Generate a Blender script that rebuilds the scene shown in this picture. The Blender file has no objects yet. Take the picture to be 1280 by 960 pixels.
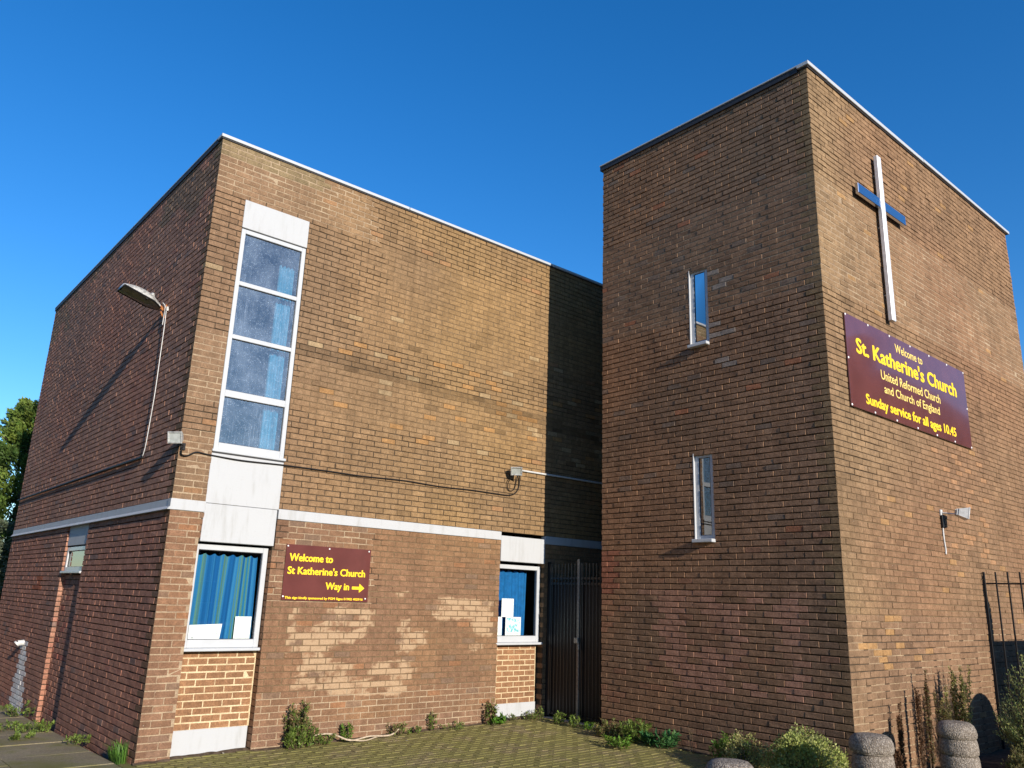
import bpy, math, random
import numpy as np
from mathutils import Vector, Matrix, noise as mnoise

S = bpy.context.scene
COL = S.collection
rng = random.Random(7)

# ------------------------------------------------------------------ camera
CAM = Vector((-3.04154, -9.48501, 1.77267))
right = Vector((0.75503156, -0.65486829, 0.03278525))
down = Vector((0.19370368, 0.17500306, -0.96532524))
fwd = Vector((0.62642336, 0.73520164, 0.25898323))
cam_d = bpy.data.cameras.new('camera')
cam = bpy.data.objects.new('camera', cam_d)
COL.objects.link(cam)
up = -down
cam.matrix_world = Matrix(((right.x, up.x, -fwd.x, CAM.x), (right.y, up.y, -fwd.y, CAM.y),
                           (right.z, up.z, -fwd.z, CAM.z), (0, 0, 0, 1)))
cam_d.sensor_width = 36.0
cam_d.lens = 36.0 * 999.57 / 1280.0
cam_d.clip_start = 0.05
cam_d.clip_end = 3000
S.camera = cam

# ------------------------------------------------------------------ sky, sun, exposure
SUN = Vector((0.120, 1.0, -0.315)).normalized()          # direction the light travels
SUN_EL = math.asin(-SUN.z)
SUN_ROT = math.atan2(-SUN.x, -SUN.y)
W = bpy.data.worlds.new('World')
S.world = W
W.use_nodes = True
wn = W.node_tree
bg = wn.nodes['Background']
sky = wn.nodes.new('ShaderNodeTexSky')
sky.sky_type = 'NISHITA'
sky.sun_disc = False
sky.sun_elevation = SUN_EL
sky.sun_rotation = SUN_ROT
sky.altitude = 0
sky.air_density = 1.0
sky.dust_density = 0.15
sky.ozone_density = 4.0
hs = wn.nodes.new('ShaderNodeHueSaturation')
hs.inputs['Hue'].default_value = 0.506
hs.inputs['Saturation'].default_value = 1.265
hs.inputs['Value'].default_value = 1.0
wn.links.new(sky.outputs[0], hs.inputs['Color'])
wn.links.new(hs.outputs[0], bg.inputs['Color'])
bg.inputs['Strength'].default_value = 0.150
sun_d = bpy.data.lights.new('sun', 'SUN')
sun_d.energy = 5.0
sun_d.angle = math.radians(0.5)
sun_d.color = (1.0, 0.91, 0.80)
sun = bpy.data.objects.new('sun', sun_d)
COL.objects.link(sun)
sun.rotation_euler = SUN.to_track_quat('-Z', 'Y').to_euler()
sun.location = (-2, -20, 12)
S.view_settings.view_transform = 'Standard'
S.view_settings.look = 'None'
S.view_settings.exposure = 0.45
S.view_settings.gamma = 1.0
S.cycles.max_bounces = 6
S.cycles.transparent_max_bounces = 12


# ------------------------------------------------------------------ materials
def nd(t, kind, **kw):
    n = t.nodes.new(kind)
    for k, v in kw.items():
        if k in n.inputs:
            n.inputs[k].default_value = v
        else:
            setattr(n, k, v)
    return n


def base_mat(name, rough=0.8, spec=0.3, metal=0.0):
    m = bpy.data.materials.new(name)
    m.use_nodes = True
    t = m.node_tree
    b = t.nodes['Principled BSDF']
    b.inputs['Roughness'].default_value = rough
    b.inputs['Specular IOR Level'].default_value = spec
    b.inputs['Metallic'].default_value = metal
    return m, t, b


def mix(t, fac, a, b, mode='MIX'):
    n = t.nodes.new('ShaderNodeMix')
    n.data_type = 'RGBA'
    n.blend_type = mode
    for s, v in ((0, fac), (6, a), (7, b)):
        if hasattr(v, 'links'):
            t.links.new(v, n.inputs[s])
        else:
            n.inputs[s].default_value = v if s == 0 else (*v[:3], 1)
    return n.outputs[2]


def ramp(t, src, lo, hi, a=0.0, b=1.0):
    n = t.nodes.new('ShaderNodeMapRange')
    n.inputs['From Min'].default_value = lo
    n.inputs['From Max'].default_value = hi
    n.inputs['To Min'].default_value = a
    n.inputs['To Max'].default_value = b
    n.interpolation_type = 'SMOOTHSTEP'
    t.links.new(src, n.inputs['Value'])
    return n.outputs['Result']


def tex(t, scale, detail=4, rough=0.6, vec=None, dim=None):
    n = t.nodes.new('ShaderNodeTexNoise')
    n.inputs['Scale'].default_value = scale
    n.inputs['Detail'].default_value = detail
    n.inputs['Roughness'].default_value = rough
    t.links.new(vec if vec is not None else pos(t), n.inputs['Vector'])
    return n.outputs['Fac']


def pos(t, scale=None):
    g = t.nodes.new('ShaderNodeNewGeometry')
    o = g.outputs['Position']
    if scale:
        v = t.nodes.new('ShaderNodeVectorMath')
        v.operation = 'MULTIPLY'
        v.inputs[1].default_value = scale
        t.links.new(o, v.inputs[0])
        o = v.outputs[0]
    return o


def bump(t, b, src, strength=0.3, dist=0.01, prev=None):
    n = t.nodes.new('ShaderNodeBump')
    n.inputs['Strength'].default_value = strength
    n.inputs['Distance'].default_value = dist
    t.links.new(src, n.inputs['Height'])
    if prev is not None:
        t.links.new(prev, n.inputs['Normal'])
    t.links.new(n.outputs[0], b.inputs['Normal'])
    return n.outputs[0]


def attr_sum(t, name, fac=False):
    outs = []
    for ty in ('GEOMETRY', 'OBJECT'):
        a = t.nodes.new('ShaderNodeAttribute')
        a.attribute_type = ty
        a.attribute_name = name
        outs.append(a.outputs['Fac' if fac else 'Color'])
    if fac:
        n = t.nodes.new('ShaderNodeMath')
        n.operation = 'ADD'
        t.links.new(outs[0], n.inputs[0])
        t.links.new(outs[1], n.inputs[1])
        return n.outputs[0]
    return mix(t, 1.0, outs[0], outs[1], 'ADD')


def toned_brick():
    m, t, b = base_mat('brick_clay', 0.92, 0.12)
    c = attr_sum(t, 'tone')
    st = attr_sum(t, 'stain', True)
    big = tex(t, 1.3, 3)
    fine = tex(t, 60, 4, 0.7)
    c = mix(t, 1.0, c, mix(t, ramp(t, big, .3, .7), (.91, .91, .92), (1.08, 1.07, 1.05)), 'MULTIPLY')
    c = mix(t, 1.0, c, mix(t, ramp(t, fine, .3, .72), (.74, .74, .76), (1.22, 1.2, 1.18)), 'MULTIPLY')
    blot = tex(t, 14, 4, .65)
    c = mix(t, 1.0, c, mix(t, ramp(t, blot, .35, .68), (.86, .85, .84), (1.12, 1.12, 1.12)), 'MULTIPLY')
    run = tex(t, 1.0, 5, .65, pos(t, (7, 7, .55)))
    c = mix(t, 1.0, c, mix(t, ramp(t, run, .32, .66), (.87, .865, .86), (1.05, 1.05, 1.05)), 'MULTIPLY')
    # pale scrubbed clay where old paint was cleaned off
    nz = tex(t, 4.5, 6, .68)
    add = t.nodes.new('ShaderNodeMath')
    add.operation = 'ADD'
    t.links.new(st, add.inputs[0])
    t.links.new(nz, add.inputs[1])
    msk = ramp(t, add.outputs[0], .95, 1.13)
    c = mix(t, msk, c, mix(t, ramp(t, fine, .3, .7), (.32, .215, .13), (.41, .285, .175)))
    # tiny pale specks and lime spots
    sp = tex(t, 38, 2, .5)
    c = mix(t, ramp(t, sp, .735, .76, 0, .5), c, (.55, .48, .38))
    t.links.new(c, b.inputs['Base Color'])
    drag = tex(t, 1.0, 3, .6, pos(t, (40, 40, 170)))
    p = bump(t, b, drag, .75, .004)
    p2 = bump(t, b, fine, .5, .004, p)
    return m


def mortar_mat(name, c0, c1, streak=True):
    m, t, b = base_mat(name, 0.95, 0.1)
    n1 = tex(t, 3.0, 4)
    n2 = tex(t, 70, 3)
    c = mix(t, ramp(t, n1, .3, .7), c0, c1)
    c = mix(t, 1, c, mix(t, ramp(t, n2, .3, .7), (.75, .75, .75), (1.2, 1.2, 1.2)), 'MULTIPLY')
    t.links.new(c, b.inputs['Base Color'])
    bump(t, b, n2, .5, .004)
    return m


def paint_mat(name, col, rough=.45, spec=.4, dirt=(.45, .42, .36), amt=.25, bscale=40, bstr=.06, streak=True):
    m, t, b = base_mat(name, rough, spec)
    n1 = tex(t, 1.0, 5, .65, pos(t, (9, 9, 1.4)) if streak else pos(t, (6, 6, 6)))
    n2 = tex(t, bscale, 4)
    c = mix(t, ramp(t, n1, .48, .8, 0, amt), col, dirt)
    c = mix(t, ramp(t, n2, .62, .75, 0, amt * .6), c, dirt)
    t.links.new(c, b.inputs['Base Color'])
    bump(t, b, n2, bstr * 5, .003)
    return m


def plain_mat(name, col, rough=.5, spec=.4, metal=0, var=.12, scale=25):
    m, t, b = base_mat(name, rough, spec, metal)
    n = tex(t, scale, 4)
    lo = tuple(max(0, c * (1 - var)) for c in col)
    hi = tuple(min(1, c * (1 + var)) for c in col)
    t.links.new(mix(t, ramp(t, n, .3, .7), lo, hi), b.inputs['Base Color'])
    return m


def leaf_mat(name, rough=.55, trans=.32, spec=.3):
    m, t, b = base_mat(name, rough, spec)
    c = attr_sum(t, 'tone')
    n = tex(t, 9, 3)
    c = mix(t, 1, c, mix(t, ramp(t, n, .3, .7), (.75, .78, .7), (1.2, 1.18, 1.1)), 'MULTIPLY')
    t.links.new(c, b.inputs['Base Color'])
    tr = t.nodes.new('ShaderNodeBsdfTranslucent')
    t.links.new(c, tr.inputs['Color'])
    ms = t.nodes.new('ShaderNodeMixShader')
    ms.inputs[0].default_value = trans
    t.links.new(b.outputs[0], ms.inputs[1])
    t.links.new(tr.outputs[0], ms.inputs[2])
    t.links.new(ms.outputs[0], t.nodes['Material Output'].inputs['Surface'])
    return m


def glass_mat(name, tint=(.86, .9, .9), refl=1.0, wet=False, ior=1.5, haze=0.0):
    m = bpy.data.materials.new(name)
    m.use_nodes = True
    t = m.node_tree
    t.nodes.remove(t.nodes['Principled BSDF'])
    out = t.nodes['Material Output']
    tr = nd(t, 'ShaderNodeBsdfTransparent')
    tr.inputs['Color'].default_value = (*tint, 1)
    gl = nd(t, 'ShaderNodeBsdfGlossy')
    gl.inputs['Roughness'].default_value = .015
    fr = nd(t, 'ShaderNodeFresnel', IOR=ior)
    mp = nd(t, 'ShaderNodeMath', operation='MULTIPLY')
    mp.inputs[1].default_value = refl
    t.links.new(fr.outputs[0], mp.inputs[0])
    ms = nd(t, 'ShaderNodeMixShader')
    wob = nd(t, 'ShaderNodeBump', Strength=.05, Distance=.004)
    t.links.new(tex(t, 3.5, 1), wob.inputs['Height'])
    t.links.new(wob.outputs[0], gl.inputs['Normal'])
    t.links.new(mp.outputs[0], ms.inputs[0])
    t.links.new(tr.outputs[0], ms.inputs[1])
    t.links.new(gl.outputs[0], ms.inputs[2])
    last = ms.outputs[0]
    if wet:       # dried droplets and smears; blue film painted in for reflected sky
        df = nd(t, 'ShaderNodeBsdfDiffuse')
        df.inputs['Color'].default_value = (.46, .58, .74, 1)
        v = nd(t, 'ShaderNodeTexVoronoi', Scale=92.0)
        t.links.new(pos(t), v.inputs['Vector'])
        spot = ramp(t, v.outputs['Distance'], .16, .28, 1, 0)
        gate = ramp(t, tex(t, 22, 3), .44, .60)
        run = ramp(t, tex(t, 1, 4, .6, pos(t, (60, 60, 3))), .5, .8)
        bl = ramp(t, tex(t, 1.6, 2), .35, .65)
        a = nd(t, 'ShaderNodeMath', operation='MULTIPLY')
        t.links.new(spot, a.inputs[0])
        t.links.new(gate, a.inputs[1])
        r2 = nd(t, 'ShaderNodeMath', operation='MULTIPLY')
        t.links.new(run, r2.inputs[0])
        t.links.new(bl, r2.inputs[1])
        a2 = nd(t, 'ShaderNodeMath', operation='MULTIPLY_ADD')
        t.links.new(r2.outputs[0], a2.inputs[0])
        a2.inputs[1].default_value = .30
        t.links.new(a.outputs[0], a2.inputs[2])
        a3 = nd(t, 'ShaderNodeMath', operation='MULTIPLY_ADD', use_clamp=True)
        t.links.new(a2.outputs[0], a3.inputs[0])
        a3.inputs[1].default_value = .75
        hz = ramp(t, tex(t, 2.6, 5, .7), .3, .75, haze * .55, haze * 1.9)
        t.links.new(hz, a3.inputs[2])
        m2 = nd(t, 'ShaderNodeMixShader')
        t.links.new(a3.outputs[0], m2.inputs[0])
        t.links.new(last, m2.inputs[1])
        t.links.new(df.outputs[0], m2.inputs[2])
        last = m2.outputs[0]
    t.links.new(last, out.inputs['Surface'])
    return m


M = {}
M['brick'] = toned_brick()
M['mortar_dark'] = mortar_mat('mortar_dark', (.05, .037, .025), (.09, .068, .046))
M['mortar_light'] = mortar_mat('mortar_light', (.26, .185, .12), (.38, .29, .19))
M['mortar_mid'] = mortar_mat('mortar_mid', (.115, .078, .045), (.18, .122, .068))
M['mortar_sand'] = mortar_mat('mortar_sand', (.22, .15, .09), (.34, .25, .155))
M['mortar_cream'] = mortar_mat('mortar_cream', (.48, .37, .22), (.60, .48, .30))
M['white_paint'] = paint_mat('white_paint', (.42, .43, .435), .7, .25, (.27, .265, .24), .55, 60, .08)
M['upvc'] = plain_mat('white_window_plastic', (.44, .455, .465), .32, .5, 0, .03, 8)
M['coping'] = paint_mat('coping_metal', (.42, .44, .455), .4, .5, (.4, .38, .33), .3, 30, .03, False)
M['near_black'] = plain_mat('near_black_matt', (.03, .03, .035), .6, .3)  # shared by gaskets, house panes and strips of painted coping shade
M['black'] = plain_mat('black_paint', (.009, .009, .010), .55, .25, 0, .25, 60)
M['gate'] = plain_mat('gloss_black_paint', (.011, .011, .012), .3, .5, 0, .3, 60)
M['greymetal'] = plain_mat('rubbed_steel', (.13, .13, .125), .35, .5, .3, .35, 30)
M['cable'] = plain_mat('black_cable', (.010, .009, .009), .6, .25)
M['whitecable'] = plain_mat('white_cable', (.52, .52, .50), .4, .5)
M['roof'] = plain_mat('roof_felt', (.06, .06, .06), .9, .2)
M['glass'] = glass_mat('window_glass', (.88, .92, .92), 1.8)
M['glass_dull'] = glass_mat('dark_tint_glass', (.35, .4, .38), .35)  # dark tint stands in for trees reflected in the side window
M['glass_wet'] = glass_mat('spotted_glass', (.62, .72, .84), 4.5, True, 1.5, .11)
M['glass_slit'] = glass_mat('mirror_like_glass', (.45, .5, .55), 2.4)
M['steel'] = plain_mat('polished_steel', (.56, .60, .66), .22, .5, 1.0, .06, 40)
M['brightmetal'] = plain_mat('sunlit_look_metal', (.66, .67, .69), .45, .5, .25, .1, 30)  # paler copy of the cross metal, its sunlit look put into the colour
M['cast'] = plain_mat('weathered_aluminium', (.42, .42, .40), .45, .5, .3, .35, 30)
M['rust'] = plain_mat('rusted_steel', (.38, .15, .05), .8, .3, 0, .4, 60)
M['paper'] = plain_mat('paper', (.80, .80, .78), .7, .2, 0, .03, 10)
M['ink'] = plain_mat('grey_ink', (.32, .33, .36), .7, .2)
M['curt_turq'] = plain_mat('turquoise_cloth', (.09, .36, .44), .85, .2, 0, .1, 30)
M['wood_in'] = plain_mat('dark_interior', (.05, .05, .055), .9, .1)
M['soil'] = plain_mat('soil', (.085, .06, .04), .95, .1, 0, .4, 18)
M['screw'] = plain_mat('screw_cap', (.78, .78, .76), .35, .5)
M['leaf'] = leaf_mat('leaf')
M['wood'] = plain_mat('bark', (.12, .085, .055), .9, .15, 0, .35, 30)
M['drystem'] = plain_mat('dry_stem', (.42, .34, .24), .85, .2, 0, .25, 30)


def sign_mat(name, col):
    m, t, b = base_mat(name, .12, .5)
    b.inputs['Coat Weight'].default_value = .6
    b.inputs['Coat Roughness'].default_value = .05
    n = tex(t, 3, 4)
    t.links.new(mix(t, ramp(t, n, .3, .75), col, tuple(c * 1.25 for c in col)), b.inputs['Base Color'])
    bump(t, b, tex(t, 1.4, 1), .05, .02)
    return m


M['sign'] = sign_mat('maroon_board', (.108, .035, .031))
M['yellow'] = plain_mat('yellow_letters', (.86, .58, .015), .45, .4, 0, .05)
M['paleyellow'] = plain_mat('pale_yellow_letters', (.80, .62, .16), .45, .4, 0, .05)


def curtain_mat():
    m, t, b = base_mat('striped_cloth', .9, .1)
    u = t.nodes.new('ShaderNodeUVMap')
    n = t.nodes.new('ShaderNodeTexNoise')
    n.noise_dimensions = '1D'
    n.inputs['Scale'].default_value = 9.0
    n.inputs['Detail'].default_value = 2
    sx = t.nodes.new('ShaderNodeSeparateXYZ')
    t.links.new(u.outputs[0], sx.inputs[0])
    t.links.new(sx.outputs[0], n.inputs['W'])
    c = mix(t, ramp(t, n.outputs[0], .44, .50), (.010, .10, .28), (.03, .18, .38))
    c = mix(t, ramp(t, n.outputs[0], .54, .58), c, (.09, .21, .17))
    c = mix(t, ramp(t, n.outputs[0], .64, .70), c, (.02, .17, .34))
    t.links.new(c, b.inputs['Base Color'])
    return m


M['curt_stripe'] = curtain_mat()
M['curt_blue'] = plain_mat('blue_cloth', (.010, .125, .33), .85, .2, 0, .15, 14)


def poster_mat():
    m, t, b = base_mat('poster_print', .6, .3)
    n = tex(t, 26, 5, .7)
    c = mix(t, ramp(t, n, .44, .6), (.72, .80, .80), (.12, .42, .47))
    t.links.new(c, b.inputs['Base Color'])
    return m


M['poster'] = poster_mat()


def concrete_mat(name, a, bcol, agg=0.0, moss=0.0):
    m, t, b = base_mat(name, .95, .15)
    n1 = tex(t, 2.2, 5)
    n2 = tex(t, 55, 4, .7)
    c = mix(t, ramp(t, n1, .3, .7), a, bcol)
    if agg:
        v = nd(t, 'ShaderNodeTexVoronoi', Scale=85.0)
        t.links.new(pos(t), v.inputs['Vector'])
        hsv = mix(t, .5, v.outputs['Color'], (.5, .45, .4))
        gs = t.nodes.new('ShaderNodeRGBToBW')
        t.links.new(hsv, gs.inputs[0])
        c = mix(t, ramp(t, gs.outputs[0], .3, .7, 0, agg), c, (.42, .37, .31))
        c = mix(t, ramp(t, v.outputs['Distance'], .42, .7, 0, .45), c, (.09, .075, .06))
        bump(t, b, v.outputs['Distance'], .8, .010)
    else:
        bump(t, b, n2, .5, .006)
    c = mix(t, 1, c, mix(t, ramp(t, n2, .3, .7), (.7, .7, .7), (1.25, 1.25, 1.25)), 'MULTIPLY')
    if moss:
        ms = tex(t, 1.1, 6, .7)
        c = mix(t, ramp(t, ms, .42, .62, 0, moss), c, (.15, .14, .04))
    t.links.new(c, b.inputs['Base Color'])
    return m


M['aggregate'] = concrete_mat('exposed_aggregate', (.13, .105, .08), (.22, .18, .14), .7)
M['slab'] = concrete_mat('concrete_slab', (.20, .165, .105), (.30, .25, .165), 0, .9)
M['kerb'] = concrete_mat('kerb_concrete', (.32, .29, .23), (.42, .38, .31))
M['joint'] = concrete_mat('mossy_joint', (.15, .13, .05), (.19, .17, .065), 0, .9)


def paver_mat():
    m, t, b = base_mat('mossy_paver', .95, .1)
    c = attr_sum(t, 'tone')
    n2 = tex(t, 70, 4, .7)
    c = mix(t, 1, c, mix(t, ramp(t, n2, .3, .7), (.6, .6, .6), (1.35, 1.35, 1.3)), 'MULTIPLY')
    ms = tex(t, 1.6, 6, .72)
    c = mix(t, ramp(t, ms, .30, .56, 0, .92), c, (.195, .175, .06))
    ms2 = tex(t, 19, 5, .75)
    c = mix(t, ramp(t, ms2, .50, .66, 0, .85), c, (.235, .22, .06))
    t.links.new(c, b.inputs['Base Color'])
    p = bump(t, b, n2, .7, .006)
    bump(t, b, ms2, .8, .012, p)
    return m


M['paver'] = paver_mat()


def ground_mat():
    m, t, b = base_mat('asphalt_and_earth', .95, .1)
    n = tex(t, .4, 6)
    n2 = tex(t, 40, 3)
    c = mix(t, ramp(t, n, .35, .65), (.05, .05, .05), (.085, .08, .065))
    c = mix(t, 1, c, mix(t, ramp(t, n2, .3, .7), (.8, .8, .8), (1.2, 1.2, 1.2)), 'MULTIPLY')
    t.links.new(c, b.inputs['Base Color'])
    bump(t, b, n2, .5, .01)
    return m


M['ground'] = ground_mat()


# ------------------------------------------------------------------ mesh helpers
class MB:
    def __init__(s):
        s.v, s.f, s.tone, s.stain = [], [], [], []
        s.cur, s.cst = (0, 0, 0), 0.0
        s.uv = None

    def add(s, verts, faces):
        n = len(s.v)
        s.v.extend(verts)
        for f in faces:
            s.f.append(tuple(i + n for i in f))
            s.tone.append(s.cur)
            s.stain.append([s.cst(*verts[i]) for i in f] if callable(s.cst) else [s.cst] * len(f))

    def quad(s, a, b, c, d):
        s.add([a, b, c, d], [(0, 1, 2, 3)])

    def box(s, x0, x1, y0, y1, z0, z1, ch=0.0):
        if ch <= 0:
            v = [(x0, y0, z0), (x1, y0, z0), (x1, y1, z0), (x0, y1, z0), (x0, y0, z1), (x1, y0, z1), (x1, y1, z1), (x0, y1, z1)]
            s.add(v, [(0, 3, 2, 1), (4, 5, 6, 7), (0, 1, 5, 4), (1, 2, 6, 5), (2, 3, 7, 6), (3, 0, 4, 7)])
            return
        ch = min(ch, (x1 - x0) * .45, (y1 - y0) * .45, (z1 - z0) * .45)
        v = []
        for iz in (0, 1):
            for iy in (0, 1):
                for ix in (0, 1):
                    X, Y, Z = (x0, x1)[ix], (y0, y1)[iy], (z0, z1)[iz]
                    dx, dy, dz = (ch, -ch)[ix], (ch, -ch)[iy], (ch, -ch)[iz]
                    v += [(X, Y + dy, Z + dz), (X + dx, Y, Z + dz), (X + dx, Y + dy, Z)]
        I = lambda x, y, z, k: ((z * 2 + y) * 2 + x) * 3 + k
        f = []
        for x in (0, 1):
            f.append((I(x, 0, 0, 0), I(x, 1, 0, 0), I(x, 1, 1, 0), I(x, 0, 1, 0)))
        for y in (0, 1):
            f.append((I(0, y, 0, 1), I(1, y, 0, 1), I(1, y, 1, 1), I(0, y, 1, 1)))
        for z in (0, 1):
            f.append((I(0, 0, z, 2), I(1, 0, z, 2), I(1, 1, z, 2), I(0, 1, z, 2)))
        for x in (0, 1):
            for y in (0, 1):
                f.append((I(x, y, 0, 0), I(x, y, 1, 0), I(x, y, 1, 1), I(x, y, 0, 1)))
        for x in (0, 1):
            for z in (0, 1):
                f.append((I(x, 0, z, 0), I(x, 1, z, 0), I(x, 1, z, 2), I(x, 0, z, 2)))
        for y in (0, 1):
            for z in (0, 1):
                f.append((I(0, y, z, 1), I(1, y, z, 1), I(1, y, z, 2), I(0, y, z, 2)))
        for x in (0, 1):
            for y in (0, 1):
                for z in (0, 1):
                    f.append((I(x, y, z, 0), I(x, y, z, 1), I(x, y, z, 2)))
        s.add(v, f)

    def obox(s, mat, hx, hy, hz, ch=0.0):
        n = len(s.v)
        s.box(-hx, hx, -hy, hy, -hz, hz, ch)
        for i in range(n, len(s.v)):
            s.v[i] = tuple(mat @ Vector(s.v[i]))

    def tube(s, pts, r, n=8, cap=True):
        pts = [Vector(p) for p in pts]
        rs = r if isinstance(r, (list, tuple)) else [r] * len(pts)
        vs, fs = [], []
        ref = Vector((0, 0, 1))
        for i, p in enumerate(pts):
            d = (pts[min(i + 1, len(pts) - 1)] - pts[max(i - 1, 0)]).normalized()
            if abs(d.dot(ref)) > .95:
                ref = Vector((1, 0, 0)) if abs(d.x) < .9 else Vector((0, 1, 0))
            a = d.cross(ref).normalized()
            b = d.cross(a)
            ref = -b if False else ref
            for k in range(n):
                an = 2 * math.pi * k / n
                vs.append(tuple(p + (a * math.cos(an) + b * math.sin(an)) * rs[i]))
        for i in range(len(pts) - 1):
            for k in range(n):
                fs.append((i * n + k, i * n + (k + 1) % n, (i + 1) * n + (k + 1) % n, (i + 1) * n + k))
        if cap:
            fs.append(tuple(range(n)))
            fs.append(tuple((len(pts) - 1) * n + k for k in range(n)))
        s.add(vs, fs)

    def lathe(s, prof, n=24, c=(0, 0, 0), wob=0.0, seed=0):
        vs, fs = [], []
        for i, (r, z) in enumerate(prof):
            for k in range(n):
                a = 2 * math.pi * k / n
                rr = r
                if wob:
                    rr *= 1 + wob * mnoise.noise(Vector((math.cos(a) * 2.2 + seed, math.sin(a) * 2.2, z * 6)))
                vs.append((c[0] + rr * math.cos(a), c[1] + rr * math.sin(a), c[2] + z))
        for i in range(len(prof) - 1):
            for k in range(n):
                fs.append((i * n + k, i * n + (k + 1) % n, (i + 1) * n + (k + 1) % n, (i + 1) * n + k))
        fs.append(tuple(range(n)))
        fs.append(tuple((len(prof) - 1) * n + k for k in range(n)))
        s.add(vs, fs)

    def mesh(s, name, mat, org=(0, 0, 0), smooth=False, toned=False):
        me = bpy.data.meshes.new(name)
        v = np.array(s.v, dtype=np.float64).reshape(-1, 3) - np.array(org)
        me.from_pydata(v.tolist(), [], s.f)
        if mat:
            me.materials.append(mat)
        if toned:
            cnt = np.array([len(f) for f in s.f])
            t = np.ones((len(s.f), 4), dtype=np.float32)
            t[:, :3] = np.array(s.tone, dtype=np.float32)
            a = me.attributes.new('tone', 'FLOAT_COLOR', 'CORNER')
            a.data.foreach_set('color', np.repeat(t, cnt, axis=0).ravel())
            b = me.attributes.new('stain', 'FLOAT', 'CORNER')
            b.data.foreach_set('value', np.array([x for q in s.stain for x in q], dtype=np.float32))
        if smooth:
            me.polygons.foreach_set('use_smooth', [True] * len(me.polygons))
        me.update()
        return me


ORG = {}


def link(o, parent=None):
    COL.objects.link(o)
    if parent is not None:
        o.parent = parent
    return o


def build(name, mb, mat, parent=None, smooth=False, toned=False, loc=None):
    """one mesh object; geometry is given in world coordinates"""
    org = ORG[parent] if parent is not None else (loc if loc is not None else (0, 0, 0))
    o = bpy.data.objects.new(name, mb.mesh(name, mat, org, smooth, toned))
    if name == 'pointing':
        o['kind'] = 'stuff'
    if parent is None:
        o.location = org
    ORG[o] = tuple(org)
    return link(o, parent)


def tag(o, label=None, cat=None, group=None, kind=None):
    for k, v in (('label', label), ('category', cat), ('group', group), ('kind', kind)):
        if v:
            o[k] = v
    return o


def thing(name, loc, label, cat, group=None):
    o = bpy.data.objects.new(name, None)
    o.empty_display_size = .2
    o.location = loc
    ORG[o] = tuple(loc)
    link(o)
    return tag(o, label, cat, group)


def ground_z(x, y):
    return -0.045 + 0.018 * min(max(x, 0), 6) - 0.022 * max(0, min(y, 9)) * (1 if x < .05 else 0)


# ------------------------------------------------------------------ brickwork
HALL_TOP, TWR_TOP = 7.40, 8.63
TX, TY, TW, TD = 5.642, -5.031, 7.064, 3.617
BAND0, BAND1 = 2.628, 2.753


def courses(z0, z1, n):
    p = (z1 - z0) / n
    return [(z0 + i * p + .005, z0 + (i + 1) * p - .005) for i in range(n)]


class Wall:
    def __init__(s, face, plane):
        s.face, s.plane = face, plane

    def pt(s, u, d, z):
        return (u, s.plane + d, z) if s.face == 'S' else (s.plane + d, u, z)


def brick_shape(L, H, D, ch=.004, seed=0, both=False):
    r = random.Random(seed)
    j = lambda a=.0020: r.uniform(-a, a)
    fr = [(ch + j(), 0 + j(), ch + j()), (L - ch + j(), 0 + j(), ch + j()), (L - ch + j(), 0 + j(), H - ch + j()), (ch + j(), 0 + j(), H - ch + j())]
    ou = [(0 + j(), ch, 0 + j()), (L + j(), ch, 0 + j()), (L + j(), ch, H + j()), (0 + j(), ch, H + j())]
    bk = [(0, D, 0), (L, D, 0), (L, D, H), (0, D, H)]
    f = [(0, 1, 2, 3)]
    for k in range(4):
        k2 = (k + 1) % 4
        f.append((4 + k, 4 + k2, k2, k))
        f.append((8 + k, 8 + k2, 4 + k2, 4 + k))
    return fr + ou + bk, f


BRICKS = {'hall': [], 'tower': []}      # every brick: wall, u0, L, z0, H, D, proud, tone, stain


def lay(owner, wall, u0, u1, cs, pitch, holes, tonef, first_even=0, corner=True, jit=.002, cornerf=None, wall_u=0, gap=.01):
    """stretcher bond from u0 (an external corner) to u1; holes = (ua, ub, za, zb, reveal)"""
    for ci, (z0, z1) in enumerate(cs):
        zc = (z0 + z1) / 2
        odd = (ci + first_even) % 2
        segs = [(u0, u1, False, False)]
        for (ua, ub, za, zb) in holes:
            if za < zc < zb:
                new = []
                for (a, b, ha, hb) in segs:
                    if ub <= a or ua >= b:
                        new.append((a, b, ha, hb))
                        continue
                    if ua > a:
                        new.append((a, ua, ha, True))
                    if ub < b:
                        new.append((ub, b, True, hb))
                segs = new
        hd = pitch / 2 - gap
        edges = []
        x = u0
        if odd:
            edges.append((x, x + hd, True))          # header of the return wall's corner brick
            x += hd + gap
        while x < u1 - .01:
            edges.append((x, x + pitch - gap, False))
            x += pitch
        wav = .0035 * math.sin(ci * 1.7 + u0)
        for (a, b, isc) in edges:
            if isc and corner:
                continue
            for (sa, sb, ha, hb) in segs:
                c0, c1 = max(a, sa), min(b, sb)
                if c1 - c0 < .03:
                    continue
                D = .055
                if (ha and c0 - sa < .012) or (hb and sb - c1 < .012):
                    D = .16
                if corner and a == u0 and not odd:
                    D = hd
                um = (c0 + c1) / 2
                if corner and a == u0 and not odd and wall.face == 'W' and cornerf:
                    tone, stain = mul(cornerf(.05 + (wall_u or 0), zc)[0], .9), 0.0
                else:
                    tone, stain = tonef(um, zc)
                pr = clamp(rng.gauss(-.001, jit), -.005, .0006)
                if a > u0 + .01:
                    c0 += rng.uniform(-.0015, .0015)
                    c1 += rng.uniform(-.0015, .0015)
                zj = rng.uniform(-.0012, .0012)
                BRICKS[owner].append((wall, c0, c1 - c0, z0 + zj, z1 - z0, D, -abs(pr) if False else pr, tone, stain))


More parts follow.
